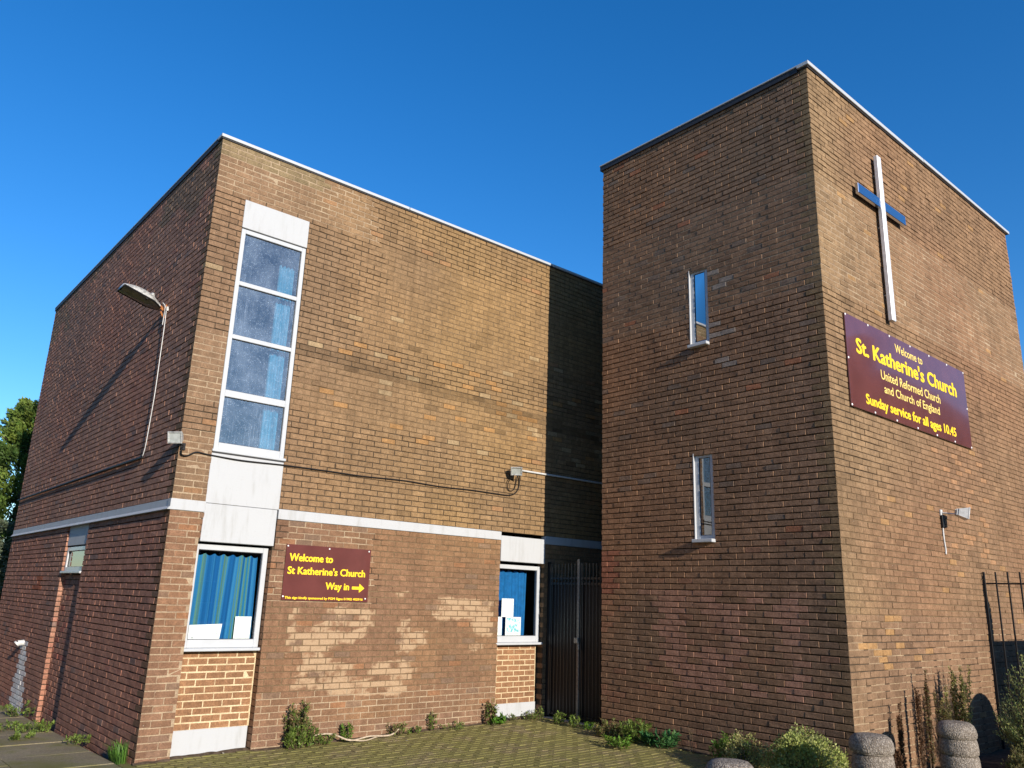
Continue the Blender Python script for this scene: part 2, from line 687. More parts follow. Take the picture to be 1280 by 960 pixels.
def sheet(mb, wall, d, u0, u1, z0, z1, holes=()):
    us = sorted({u0, u1, *[h[0] for h in holes if u0 < h[0] < u1], *[h[1] for h in holes if u0 < h[1] < u1]})
    zs = sorted({z0, z1, *[h[2] for h in holes if z0 < h[2] < z1], *[h[3] for h in holes if z0 < h[3] < z1]})
    for i in range(len(us) - 1):
        for k in range(len(zs) - 1):
            uc, zc = (us[i] + us[i + 1]) / 2, (zs[k] + zs[k + 1]) / 2
            if any(h[0] < uc < h[1] and h[2] < zc < h[3] for h in holes):
                continue
            mb.quad(wall.pt(us[i], d, zs[k]), wall.pt(us[i + 1], d, zs[k]), wall.pt(us[i + 1], d, zs[k + 1]), wall.pt(us[i], d, zs[k + 1]))


def reveals(mb, wall, h, d0, d1, e=.012):
    ua, ub, za, zb = h
    for u in (ua - e, ub + e):
        mb.quad(wall.pt(u, d0, za), wall.pt(u, d1, za), wall.pt(u, d1, zb), wall.pt(u, d0, zb))
    for z in (za - e, zb + e):
        mb.quad(wall.pt(ua, d0, z), wall.pt(ub, d0, z), wall.pt(ub, d1, z), wall.pt(ua, d1, z))


def strips(mb, wall, cs, d, zone, holes, rag=.0):
    """flush pointing: one strip per course with ragged ends"""
    ua, ub, za, zb = zone
    for i, (z0, z1) in enumerate(cs):
        zc = (z0 + z1) / 2
        if not za < zc < zb:
            continue
        a = ua + rng.uniform(-rag, rag) if rag and ua > .01 else ua
        b = ub + rng.uniform(-rag, rag) if rag else ub
        hs_ = [h for h in holes if h[2] < zc < h[3]]
        sheet(mb, wall, d + rng.uniform(-.0005, .0008), a, b, z0 - .0105, z1 + .0005, [(h[0], h[1], z0 - 1, z1 + 1) for h in hs_])


def clamp(v, a, b):
    return max(a, min(b, v))


def n3(u, z, s, k=0.0):
    return mnoise.noise(Vector((u * s + k, z * s, k * 1.7)))


def mul(c, k):
    return tuple(max(.004, x * k) for x in c)


def lerp(a, b, t):
    return tuple(x + (y - x) * t for x, y in zip(a, b))


STROKES = [(1.57, 1.73, 1.44, 1.57), (1.56, 1.72, 1.01, 1.40), (1.83, 2.18, 0.96, 1.35), (2.09, 2.43, 1.37, 1.59), (2.20, 2.61, 1.15, 1.30),
           (2.54, 2.80, 1.30, 1.59), (3.17, 3.36, 1.01, 1.46), (3.43, 3.65, 1.08, 1.30), (1.76, 2.52, 0.80, 0.92), (1.70, 2.02, 0.63, 0.74),
           (2.12, 2.50, 0.54, 0.77), (2.59, 2.85, 0.52, 0.69), (2.75, 3.11, 0.76, 0.91), (3.02, 3.38, 0.50, 0.80), (3.19, 3.51, 0.78, 0.92),
           (3.74, 4.16, 1.46, 1.77), (4.17, 4.81, 1.47, 1.74), (4.41, 4.83, 1.23, 1.45), (4.42, 4.65, 1.02, 1.13), (3.11, 3.30, 1.75, 1.81)]


def stain_hall(u, z):
    """how much of the old painted-over lettering was scrubbed off at this spot"""
    w = 0.0
    for (a, b, c_, d) in STROKES:
        du = max(a - u, u - b, 0) / .10
        dz = max(c_ - z, z - d, 0) / .07
        w = max(w, 1 - (du * du + dz * dz) ** .5)
    return .62 * clamp(w, 0, 1)


def tone_hall_s(u, z):
    if z < BAND1:
        c = lerp((.225, .124, .072), (.235, .140, .072), clamp(u / 5, 0, 1))
        c = lerp(c, (.19, .112, .072), clamp(.5 + n3(u, z, .9, 3) * 1.4, 0, 1) * .6)
    else:
        c = lerp((.226, .143, .085), (.268, .172, .080), clamp((u - .5) / 3.5, 0, 1))
        c = lerp(c, (.20, .135, .082), clamp(.3 + n3(u, z, .8, 5) * 1.3, 0, 1) * .5)
    r = rng.random()
    c = mul(c, 1 + rng.gauss(0, .055))
    if z > BAND1:
        wgt = clamp(1 - abs(z - 4.7) / 1.1, 0, 1) * clamp((u - 1.0) / 2, .1, 1)
        if r < .10 * wgt:
            c = lerp(c, (.38, .20, .07), .55)
        elif r < .16 * wgt:
            c = lerp(c, (.37, .28, .16), .6)
        elif r < .25 * wgt:
            c = mul(c, .75)
        if r > .992:
            c = lerp(c, (.36, .19, .09), .5)
        if abs(z - (4.95 - .06 * u)) < .09 and u > 1.3:
            c = mul(c, .72)
        if z > 7.2 and u < 1.5:
            c = lerp(c, (.22, .19, .10), .5)
    else:
        if r < .06:
            c = lerp(c, (.17, .125, .09), .5)
        elif r < .10:
            c = lerp(c, (.32, .15, .07), .45)
        if z < .25:
            c = lerp(c, (.20, .12, .08), .5)
    st = 0.0
    if .48 < z < 1.85 and 1.45 < u < 4.93:
        st = stain_hall(u, z)
    return c, st


def tone_hall_w(u, z):
    c = (.36, .178, .120) if z < BAND1 else (.37, .205, .140)  # brick colour lifted above the front's to make up for weak raking sun
    c = lerp(c, (.41, .185, .120), clamp(.35 + n3(u, z, .5, 11) * 1.5, 0, 1) * .65)
    c = lerp(c, (.29, .175, .125), clamp(.2 + n3(u, z, .7, 15) * 1.5, 0, 1) * .6)
    c = mul(c, 1 + rng.gauss(0, .065))
    if z > 6.6 and n3(u, z, 1.5, 2) > .05:
        c = lerp(c, (.13, .13, .08), .45)
    r = rng.random()
    if r < .03:
        c = lerp(c, (.36, .15, .11), .4)
    elif r < .06:
        c = lerp(c, (.16, .14, .13), .5)
    if z < .85 and abs(u - (6.35 - (.85 - z) * .15)) < .18 + (.85 - z) * .35:
        c = lerp(c, (.80, .78, .74), clamp(1.0 - abs(u - 6.3) * .5 + rng.uniform(-.2, .1), 0, 1))
    if (1.68 < z < 1.9 and 5.95 < u < 6.2) or (1.66 < z < 1.76 and 6.3 < u < 6.6):
        c = (.36, .12, .06)
    return c, 0.0


def tone_twr_w(u, z):
    v = u - TY
    c = lerp((.245, .150, .094), (.275, .152, .084), clamp(v / 3.6, 0, 1))
    if 5.6 < z < 7.4:
        c = lerp(c, (.26, .155, .09), clamp((7.4 - z), 0, 1) * .7)
    c = lerp(c, (.175, .122, .082), clamp(.25 + n3(u, z, .8, 21) * 1.6, 0, 1) * .55)
    c = mul(c, 1 + rng.gauss(0, .065))
    r = rng.random()
    if z < 2.6 and r < .08:
        c = lerp(c, (.32, .14, .09), .32)
    elif r < .012:
        c = lerp(c, (.38, .14, .07), .6)
    elif r < .06:
        c = lerp(c, (.15, .13, .11), .5)
    if v > 3.3 and 1.9 < z < 2.5:
        c = lerp(c, (.34, .12, .075), .6)
    if .75 < z < 1.95 and -4.55 < u < -1.95:
        w = n3(u * .9, z * .7, 3.6, 31) + .10
        if w > 0:
            c = lerp(c, (.44, .23, .16), clamp(w * 2.2 + rng.uniform(-.3, .25), 0, .6))
    if 4.7 < z < 6.4 and -3.72 < u < -3.46 and r < .28:
        c = lerp(c, (.34, .31, .27), .6)
    return c, 0.0


def tone_twr_s(u, z):
    v = u - TX
    c = lerp((.250, .168, .092), (.238, .148, .084), clamp(v / 3, 0, 1))
    c = lerp(c, (.235, .132, .075), clamp(.2 + n3(u, z, .45, 41) * 1.4, 0, 1) * .7)
    if z < 1.7:
        c = lerp(c, (.215, .132, .080), .6)
    c = mul(c, 1 + rng.gauss(0, .055))
    r = rng.random()
    if r < .012:
        c = lerp(c, (.40, .23, .09), .5)
    elif r < .06:
        c = mul(c, .80)
    if 1.15 < z < 1.75 and 5.9 < u < 7.0 and r > .84:
        c = lerp(c, (.42, .24, .09), .6)
    if 2.4 < z < 4.0 and 8.2 < u < 10.2 and r > .90:
        c = lerp(c, (.40, .22, .11), .6)
    return c, 0.0


HS, HW = Wall('S', 0.0), Wall('W', 0.0)
TS, TWl = Wall('S', TY), Wall('W', TX)
HALL_X1, HALL_Y1 = 9.4, 9.17

# openings (u0, u1, z0, z1)
BAY1 = (.362, 1.272, -.2, 2.30)
PAN1 = (.392, 1.300, 2.29, 6.665)
BAY2 = (4.925, 5.842, -.2, 2.32)
PAN2 = (4.925, 5.842, 2.31, 2.70)
SLOT = (3.47, 4.66, -.3, BAND0 + .05)
BANDH = (-1, 20, BAND0 - .002, BAND1 + .002)
def courses_w(z0, z1, n):
    return [(a + .0018, b - .0018) for a, b in courses(z0, z1, n)]


cs_low = courses(-.372, BAND0, 40)
cs_up = courses(BAND1, HALL_TOP, 62)
hall_cs = cs_low + cs_up
PITCH = .2252

lay('hall', HS, 0.0, HALL_X1, cs_low, PITCH, [BAY1, BAY2, PAN1, PAN2], tone_hall_s)
lay('hall', HS, 0.0, HALL_X1, cs_up, PITCH, [PAN1], tone_hall_s)
lay('hall', HW, 0.0, HALL_Y1, courses_w(-.372, BAND0, 40), PITCH, [SLOT], tone_hall_w, 1, cornerf=tone_hall_s, gap=.003, jit=.0008)
lay('hall', HW, 0.0, HALL_Y1, courses_w(BAND1, HALL_TOP, 62), PITCH, [], tone_hall_w, 1, cornerf=tone_hall_s, gap=.003, jit=.0008)
# recessed brick panels below the windows
REC = .13
HS_R, HW_R = Wall('S', REC), Wall('W', .060)


def tone_infill(u, z):
    return mul((.27, .145, .075), 1 + rng.gauss(0, .05)), 0.0


def tone_slot(u, z):
    c, s = tone_hall_w(u, z)
    return (lerp(c, (.30, .08, .06), .5) if rng.random() < .1 else c), 0.0


lay('hall', HS_R, BAY1[0] + .004, BAY1[1] - .004, courses(.232, 1.075, 11), .2252, [], tone_infill, 0, False, .0008)
lay('hall', HS_R, BAY2[0] + .004, BAY2[1] - .03, courses(.262, 1.105, 11), .2252, [], tone_infill, 1, False, .0008)
lay('hall', HW_R, SLOT[0] + .004, SLOT[1] - .004, courses(-.30, 1.905, 29), .2252, [], tone_slot, 0, False)

SL1 = (-3.375, -3.068, 5.185, 6.335)
SL2 = (-3.365, -3.062, 2.555, 3.715)
twr_cs = courses(-.072, TWR_TOP, 116)
TP = TD / 16
lay('tower', TWl, TY, TY + TD, [(a + .0008, b - .0008) for a, b in twr_cs], TP, [SL1, SL2], tone_twr_w, cornerf=tone_twr_s, wall_u=TX, gap=.007)
lay('tower', TS, TX, TX + TW, twr_cs, PITCH, [], tone_twr_s, 1)

church = thing('church_hall', (0, 0, 0), 'two storey brown brick church hall with white band and tall white framed stair window', 'building')
tower = thing('church_tower', (TX, TY, 0), 'tall plain brick tower carrying the cross and the big maroon welcome sign', 'tower')


def emit_bricks(owner, root):
    L = BRICKS[owner]

    def size(b):
        w, u, ln, z, h, D, pr, tone, st = b
        c = Vector(w.pt(u + ln / 2, 0, z + h / 2))
        v = c - CAM
        d = v.length
        n = Vector((0, -1, 0)) if w.face == 'S' else Vector((-1, 0, 0))
        if v.dot(fwd) < .5:
            return 0
        px, py = v.dot(right) / v.dot(fwd), v.dot(down) / v.dot(fwd)
        if abs(px) > .66 or abs(py) > .5 or c.z < .05:
            return 0
        return ln * abs(v.dot(n)) / d ** 3
    order = sorted(range(len(L)), key=lambda i: -size(L[i]))
    single = set(order[:296])
    cache = {}
    mb = MB()
    org = ORG[root]
    for i, (w, u, ln, z, h, D, pr, tone, st) in enumerate(L):
        if i in single:
            key = (w is HW, w.face, round(ln, 2), round(D, 2), i % 5)
            if st > 0:
                key = ('scrubbed', i)
            if key not in cache:
                m1 = MB()
                vs, fs = brick_shape(ln, h, D, ch=.0018 if w is HW else .004, seed=i)
                m1.add([(x, y, zz) if w.face == 'S' else (y, x, zz) for (x, y, zz) in vs], fs)
                if st > 0:
                    m1.stain = [[stain_hall(u + m1.v[q][0], z + m1.v[q][2]) for q in f] for f in m1.f]
                cache[key] = m1.mesh('brick', M['brick'], toned=st > 0)
            o = bpy.data.objects.new('brick', cache[key])
            p = w.pt(u, pr, z)
            o.location = (p[0] - org[0], p[1] - org[1], p[2] - org[2])
            o['tone'] = [float(x) for x in tone]
            link(o, root)
        else:
            vs, fs = brick_shape(ln, h, D, ch=.0018 if w is HW else .004, seed=i)
            mb.cur, mb.cst = tone, ((lambda x, y, zz: stain_hall(x, zz)) if st > 0 else 0.0)
            mb.add([w.pt(u + x, pr + y, z + zz) for (x, y, zz) in vs], fs)
    o = build('brickwork', mb, M['brick'], root, toned=True)
    o['kind'] = 'stuff'


emit_bricks('hall', church)
emit_bricks('tower', tower)

# ---- hall: mortar, flush pointing, shell
mb = MB()
hs_s = [BAY1, PAN1, BAY2, PAN2, BANDH]
sheet(mb, HS, .010, 0.01, HALL_X1, -.4, HALL_TOP, hs_s)
sheet(mb, HW, .026, 0.02, HALL_Y1, -.4, HALL_TOP, [SLOT, BANDH])
for h in (BAY1, BAY2):
    reveals(mb, HS, h, .01, .20)
reveals(mb, HW, SLOT, .01, .20)
sheet(mb, HW_R, .010, SLOT[0], SLOT[1], -.35, 1.905)
build('mortar', mb, M['mortar_dark'], church)
mb = MB()
LZ = [(0, 2.3, 6.70, HALL_TOP), (0, .39, 3.94, 4.86), (0, .39, BAND1, 3.60), (0, .362, 1.3, BAND0)]
for zz in LZ:
    strips(mb, HS, cs_up, .0022, zz, hs_s, .12 if zz[1] > 1 else 0)
    strips(mb, HS, cs_low, .0022, zz, hs_s, 0)
strips(mb, HS, cs_low, .0022, (0, .362, -.3, 1.3), hs_s, 0)
strips(mb, HS, cs_low, .0024, (1.272, 5.0, -.3, .62), hs_s, 0)
strips(mb, HS, cs_low, .0028, (1.272, 2.6, 1.62, BAND0), hs_s, .2)
build('pointing', mb, M['mortar_light'], church)
mb = MB()
strips(mb, HS, cs_up, .0035, (2.4, 5.3, 5.25, 6.75), hs_s, .25)
strips(mb, HS, cs_up, .0045, (5.3, HALL_X1, 5.4, 6.55), hs_s, .2)
strips(mb, HS, cs_up, .0055, (1.3, HALL_X1, 4.0, 4.75), hs_s, .3)
strips(mb, HS, cs_low, .0040, (1.272, HALL_X1, .62, 1.62), hs_s, 0)
strips(mb, HS, cs_low, .0040, (2.75, HALL_X1, 1.62, BAND0), hs_s, .2)
build('pointing', mb, M['mortar_mid'], church)
mb = MB()
sheet(mb, HS_R, .0015, BAY1[0], BAY1[1], .232, 1.08)
sheet(mb, HS_R, .0015, BAY2[0], BAY2[1] - .03, .262, 1.11)
mb.box(BAY1[1] - .014, BAY1[1], REC - .003, REC + .04, .235, 1.07)
mb.box(BAY2[1] - .044, BAY2[1] - .03, REC - .003, REC + .04, .265, 1.10)
build('pointing', mb, M['mortar_cream'], church)

# roof, far walls and inner floor close the shell
mb = MB()
mb.box(.02, 11.9, .02, HALL_Y1 - .02, HALL_TOP - .12, HALL_TOP - .02)
build('roof', mb, M['roof'], church)
mb = MB()
mb.box(11.9, 12.0, .02, HALL_Y1, -.4, HALL_TOP)
mb.box(.02, 11.9, HALL_Y1 - .08, HALL_Y1, -.4, HALL_TOP)
mb.box(HALL_X1, 11.9, .0, .08, -.4, HALL_TOP)
build('rear_wall', mb, M['mortar_mid'], church)
mb = MB()
mb.box(.25, 11.8, .45, 9.0, 2.60, 2.74)
build('upper_floor', mb, M['wood_in'], church)
mb = MB()
mb.box(2.2, 2.3, .3, 9, -.2, 7.2)
mb.box(.25, 2.2, 3.2, 3.3, -.2, 7.2)
build('partition', mb, M['wood_in'], church)

# white band, coping, plinths, panels
mb = MB()
mb.box(-.012, BAY1[0] + .03, -.012, .09, BAND0, BAND1, .004)
mb.box(PAN1[1], PAN2[0], -.012, .09, BAND0, BAND1, .004)
mb.box(PAN2[1], HALL_X1, -.012, .09, BAND0, BAND1, .004)
build('concrete_band', mb, M['white_paint'], church)
mb = MB()
prof = [(-.004, BAND1), (-.006, BAND0 + .042), (-.040, BAND0 + .004), (-.040, BAND0), (.05, BAND0), (.05, BAND1)]
y0, y1 = -.0115, HALL_Y1
vs = [(x, y0, z) for x, z in prof] + [(x, y1, z) for x, z in prof]
n = len(prof)
mb.add(vs, [(k, (k + 1) % n, n + (k + 1) % n, n + k) for k in range(n)] + [tuple(range(n)), tuple(range(n, 2 * n))])
build('concrete_band', mb, M['white_paint'], church)
x = -.028
for ln in (2.9, 3.0, 3.1, 3.0):
    mb = MB()
    sag = rng.uniform(-.005, .004)
    mb.box(x, x + ln - .010, -.028 + sag, .12, HALL_TOP + .005, HALL_TOP + .052 + sag, .004)
    build('coping', mb, M['coping'], church)
    x += ln
mb = MB()
mb.box(-.026, .10, .121, HALL_Y1 + .02, HALL_TOP + .03, HALL_TOP + .050, .004)
build('coping', mb, M['coping'], church)
mb = MB()
mb.box(-.018, .10, .122, HALL_Y1 + .015, HALL_TOP - .03, HALL_TOP + .0295)
mb.box(-.015, 11.9, -.015, .10, HALL_TOP - .012, HALL_TOP + .0045)
build('dark_strip', mb, M['near_black'], church)  # dark strips stand in for shade on the coping edge
for (u0, u1, z0, z1, d) in ((PAN1[0], PAN1[1], 6.275, 6.665, -.004), (PAN1[0] - .01, PAN1[1], BAND1 - .012, 3.335, -.006),
                            (PAN1[0] - .012, 1.283, 2.297, BAND1 - .016, -.005), (PAN2[0], PAN2[1], 2.318, BAND0 + .07, -.013)):
    mb = MB()
    mb.box(u0, u1, d, .10, z0, z1, .004)
    build('panel', mb, M['white_paint'], church)
mb = MB()
mb.box(BAY1[0] - .004, BAY1[1] - .012, REC - .012, .25, -.30, .236, .004)
build('plinth', mb, M['white_paint'], church)
mb = MB()
mb.box(BAY2[0] - .004, BAY2[1] - .02, REC - .012, .25, -.30, .266, .004)
build('plinth', mb, M['white_paint'], church)
mb = MB()
mb.box(.022, .14, SLOT[0], SLOT[1], 2.335, BAND0 - .003, .004)
build('panel', mb, M['white_paint'], church)


def window(parent, wall, u0, u1, z0, z1, d, transoms, fw=.06, sill=.05, glass='glass', bot=None, sill_over=.02, thick=.06, label=None, pd=.03):
    bot = bot or fw
    B = lambda mb, a, b, da, db, c, e, ch=.004: (mb.box(a, b, wall.plane + da, wall.plane + db, c, e, ch) if wall.face == 'S'
                                                 else mb.box(wall.plane + da, wall.plane + db, a, b, c, e, ch))
    mb = MB()
    B(mb, u0, u0 + fw, d, d + thick, z0, z1)
    B(mb, u1 - fw, u1, d, d + thick, z0, z1)
    B(mb, u0 + fw, u1 - fw, d + .001, d + thick, z1 - fw, z1)
    B(mb, u0 + fw, u1 - fw, d + .001, d + thick, z0, z0 + bot)
    for (tz, th) in transoms:
        B(mb, u0 + fw, u1 - fw, d + .001, d + thick, tz - th / 2, tz + th / 2)
    fr = build('window', mb, M['upvc'], parent)
    if label:
        fr['label'] = label
    zs = [z0 + bot] + [v for tz, th in sorted(transoms) for v in (tz - th / 2, tz + th / 2)] + [z1 - fw]
    for i in range(0, len(zs), 2):
        mb = MB()
        a, b = u0 + fw, u1 - fw
        mb.quad(wall.pt(a, d + pd, zs[i]), wall.pt(b, d + pd, zs[i]), wall.pt(b, d + pd, zs[i + 1]), wall.pt(a, d + pd, zs[i + 1]))
        build('pane', mb, M[glass], fr)
        mb = MB()     # dark rubber gasket round the pane
        for (p0, p1, q0, q1) in ((a, b, zs[i], zs[i] + .007), (a, b, zs[i + 1] - .007, zs[i + 1]), (a, a + .007, zs[i] + .007, zs[i + 1] - .007), (b - .007, b, zs[i] + .007, zs[i + 1] - .007)):
            B(mb, p0, p1, d + pd - .008, d + pd - .0015, q0, q1, 0)
        build('gasket', mb, M['near_black'], fr)
    if sill:
        mb = MB()
        B(mb, u0 - sill_over, u1 + sill_over, -sill if wall.plane in (TX,) else d - sill, d + thick, z0 - (.045 if wall.plane == TX else .035), z0 - .001, .006)
        build('sill', mb, M['upvc'], fr)
    return fr


window(church, HS, PAN1[0] + .006, PAN1[1] - .004, 3.385, 6.262, .008, [(5.525, .055), (4.815, .055), (4.085, .085)], .055, .035, 'glass_wet', .085, .02,
       label='tall four light stair window with white frame and spotted glass')
mb = MB()
mb.box(PAN1[0], PAN1[1] + .005, -.012, .05, 3.336, 3.349)
build('dark_strip', mb, M['near_black'], church)
window(church, HS, BAY1[0] - .01, 1.262, 1.112, 2.270, .085, [], .062, .075, 'glass', .09, 0, label='white framed ground floor window with striped curtain behind')
window(church, HS, BAY2[0] - .01, 5.835, 1.135, 2.275, .085, [], .062, .085, 'glass', .09, .012, label='white framed ground floor window beside the gate')
window(church, HW, SLOT[0], SLOT[1] - .02, 1.955, 2.315, .030, [], .06, .055, 'glass_dull', .06, .0, label='small high window in the side wall slot')
for (sl, bars) in ((SL1, [(SL1[2] + .03, .02)]), (SL2, [])):
    window(tower, TWl, sl[0] + .006, sl[1] - .006, sl[2] + .035, sl[3] - .006, .030, [], .056, .072, 'glass_slit', .05, .012, pd=.014,
           label='narrow slit window near the top of the tower' if sl is SL1 else 'narrow slit window low on the tower')
    mb = MB()
    mb.box(TX - .004, TX + .06, sl[1] - .0055, sl[1] + .004, sl[2], sl[3])
    build('trim', mb, M['white_paint'], tower)

# ---- tower: mortar, pointing, shell, coping
mb = MB()
sheet(mb, TWl, .022, TY + .01, TY + TD, -.2, TWR_TOP, [SL1, SL2])
sheet(mb, TS, .010, TX + .01, TX + TW, -.2, TWR_TOP)
for h in (SL1, SL2):
    reveals(mb, TWl, h, .01, .16, .01)
build('mortar', mb, M['mortar_dark'], tower)
mb = MB()
strips(mb, TWl, twr_cs, .0050, (TY, TY + TD, 5.60, 7.24), [SL1, SL2], 0)
strips(mb, TS, twr_cs, .0022, (TX, TX + TW, 5.60, 7.12), [], 0)
build('pointing', mb, M['mortar_light'], tower)
mb = MB()
strips(mb, TS, twr_cs, .0065, (TX, TX + TW, 1.6, 3.3), [], 0)
strips(mb, TS, twr_cs, .0085, (TX + 1.2, TX + TW, 3.3, 5.6), [], .5)
build('pointing', mb, M['mortar_mid'], tower)
mb = MB()
for k in range(16):
    ua = TX + k * TW / 16
    strips(mb, TS, [c_ for c_ in twr_cs if rng.random() < clamp(1.25 - c_[0] * .55, .25, .95)], .0032, (ua, ua + TW / 16 + rng.uniform(-.2, -.001), -.2, 1.75), [], 0)
build('pointing', mb, M['mortar_sand'], tower)
mb = MB()
mb.box(TX + .02, TX + TW - .02, TY + .02, TY + TD - .02, TWR_TOP - .1, TWR_TOP - .01)
build('roof', mb, M['roof'], tower)
mb = MB()
mb.box(TX + .02, TX + TW, TY + TD - .06, TY + TD, -.3, TWR_TOP)
mb.box(TX + TW - .06, TX + TW, TY + .02, TY + TD - .06, -.3, TWR_TOP)
build('rear_wall', mb, M['mortar_mid'], tower)
mb = MB()
for z in (2.9, 5.2):
    mb.box(TX + .3, TX + TW - .1, TY + .3, TY + TD - .1, z - .75, z - .6)
build('upper_floor', mb, M['wood_in'], tower)
x = TX - .045
for ln in (.52, 3.0, 3.68):
    mb = MB()
    sag = rng.uniform(-.006, .004)
    mb.box(x, x + ln - .010, TY - .045 + sag, TY + .12, TWR_TOP + .012, TWR_TOP + .066 + sag, .004)
    build('coping', mb, M['coping'], tower)
    x += ln
mb = MB()
mb.box(TX - .044, TX + .12, TY + .121, TY + TD + .04, TWR_TOP + .045, TWR_TOP + .068, .004)
build('coping', mb, M['coping'], tower)
mb = MB()
mb.box(TX - .030, TX + .1, TY + .122, TY + TD + .035, TWR_TOP - .03, TWR_TOP + .0445)
mb.box(TX - .02, TX + TW - .1, TY - .02, TY + .1, TWR_TOP - .008, TWR_TOP + .0115)
build('dark_strip', mb, M['near_black'], tower)  # dark colour painted in for the shaded face of the tower coping


# ------------------------------------------------------------------ things in the windows
def curtain(name, label, mat, x0, x1, y, z0, z1, folds, amp, gather=0.0, slant=0.0):
    mb = MB()
    nu, nz = folds * 10, 8
    ph = [rng.uniform(0, 6) for _ in range(4)]
    vs = []
    uvs = []
    for k in range(nz + 1):
        t = k / nz
        for i in range(nu + 1):
            s_ = i / nu
            xx = x0 + (x1 - x0) * (s_ + slant * t * (1 - s_))
            xx += gather * (1 - t) * math.sin(s_ * 9 + ph[0]) * .02
            yy = y + amp * math.sin(s_ * folds * 2 * math.pi + ph[1] + .5 * math.sin(s_ * 7)) * (.6 + .4 * (1 - t))
            zz = z0 + (z1 - z0) * t + (.012 * math.sin(s_ * folds * 2 * math.pi) if k == nz else 0)
            vs.append((xx, yy, zz))
            uvs.append((s_, t))
    fs = [(k * (nu + 1) + i, k * (nu + 1) + i + 1, (k + 1) * (nu + 1) + i + 1, (k + 1) * (nu + 1) + i) for k in range(nz) for i in range(nu)]
    mb.add(vs, fs)
    o = build(name, mb, mat, None, True, loc=((x0 + x1) / 2, y, z0))
    ul = o.data.uv_layers.new(name='UVMap')
    for lp in o.data.loops:
        ul.data[lp.index].uv = uvs[lp.vertex_index]
    tag(o, label, 'curtain')
    return o


curtain('curtain', 'blue and green striped curtain behind the left ground floor window', M['curt_stripe'], .36, 1.18, .20, 1.16, 2.16, 7, .022, 1, .04)
curtain('curtain', 'plain blue curtain behind the ground floor window next to the gate', M['curt_blue'], 4.86, 5.68, .23, 1.18, 2.18, 6, .025, 1)
curtain('curtain', 'turquoise curtain gathered at one side of the tall stair window', M['curt_turq'], 1.02, 1.235, .16, 3.42, 5.98, 4, .02, 1)


def notice(label, pts, y, mat='paper', lines=()):
    mb = MB()
    c = (sum(p[0] for p in pts) / 4, y, min(p[1] for p in pts))
    vs = [(p[0], y, p[1]) for p in pts] + [(p[0], y + .002, p[1]) for p in pts]
    mb.add(vs, [(0, 1, 2, 3), (4, 5, 6, 7), (0, 1, 5, 4), (1, 2, 6, 5), (2, 3, 7, 6), (3, 0, 4, 7)])
    o = build('notice', mb, M[mat], None, loc=c)
    tag(o, label, 'notice')
    mb = MB()
    for (a, b, z, h) in lines:
        mb.box(a, b, y - .0015, y - .0005, z, z + h)
    if lines:
        build('print', mb, M['ink'], o)
    return o


notice('wide white notice leaning in the corner of the left ground floor window', [(.435, 1.205), (.80, 1.205), (.815, 1.375), (.435, 1.36)], .135, 'paper',
       [(.50, .70, 1.30, .006), (.48, .68, 1.275, .004), (.48, .66, 1.25, .004), (.70, .77, 1.262, .004), (.70, .77, 1.29, .004), (.705, .712, 1.262, .03), (.76, .767, 1.262, .03), (.47, .50, 1.215, .012)])
notice('upright white sheet in the right corner of the left ground floor window', [(.965, 1.205), (1.165, 1.205), (1.165, 1.46), (.965, 1.46)], .135, 'paper',
       [(1.0, 1.12, 1.25 + k * .022, .004) for k in range(8)])
notice('white sheet taped above the map poster in the gate side window', [(5.10, 1.50), (5.34, 1.50), (5.34, 1.77), (5.10, 1.77)], .135, 'paper',
       [(5.13, 5.31, 1.55 + k * .026, .004) for k in range(7)])
notice('narrow white sheet low at the left of the gate side window', [(4.98, 1.225), (5.12, 1.225), (5.12, 1.50), (4.98, 1.50)], .14, 'paper')
o = notice('square poster with a teal map low in the gate side window', [(5.19, 1.225), (5.50, 1.225), (5.50, 1.50), (5.19, 1.50)], .138, 'paper')
mb = MB()
mb.box(5.215, 5.475, .1362, .1372, 1.28, 1.485)
build('print', mb, M['poster'], o)
mb = MB()
mb.box(5.21, 5.46, .1362, .1372, 1.25, 1.258)
build('print', mb, M['ink'], o)


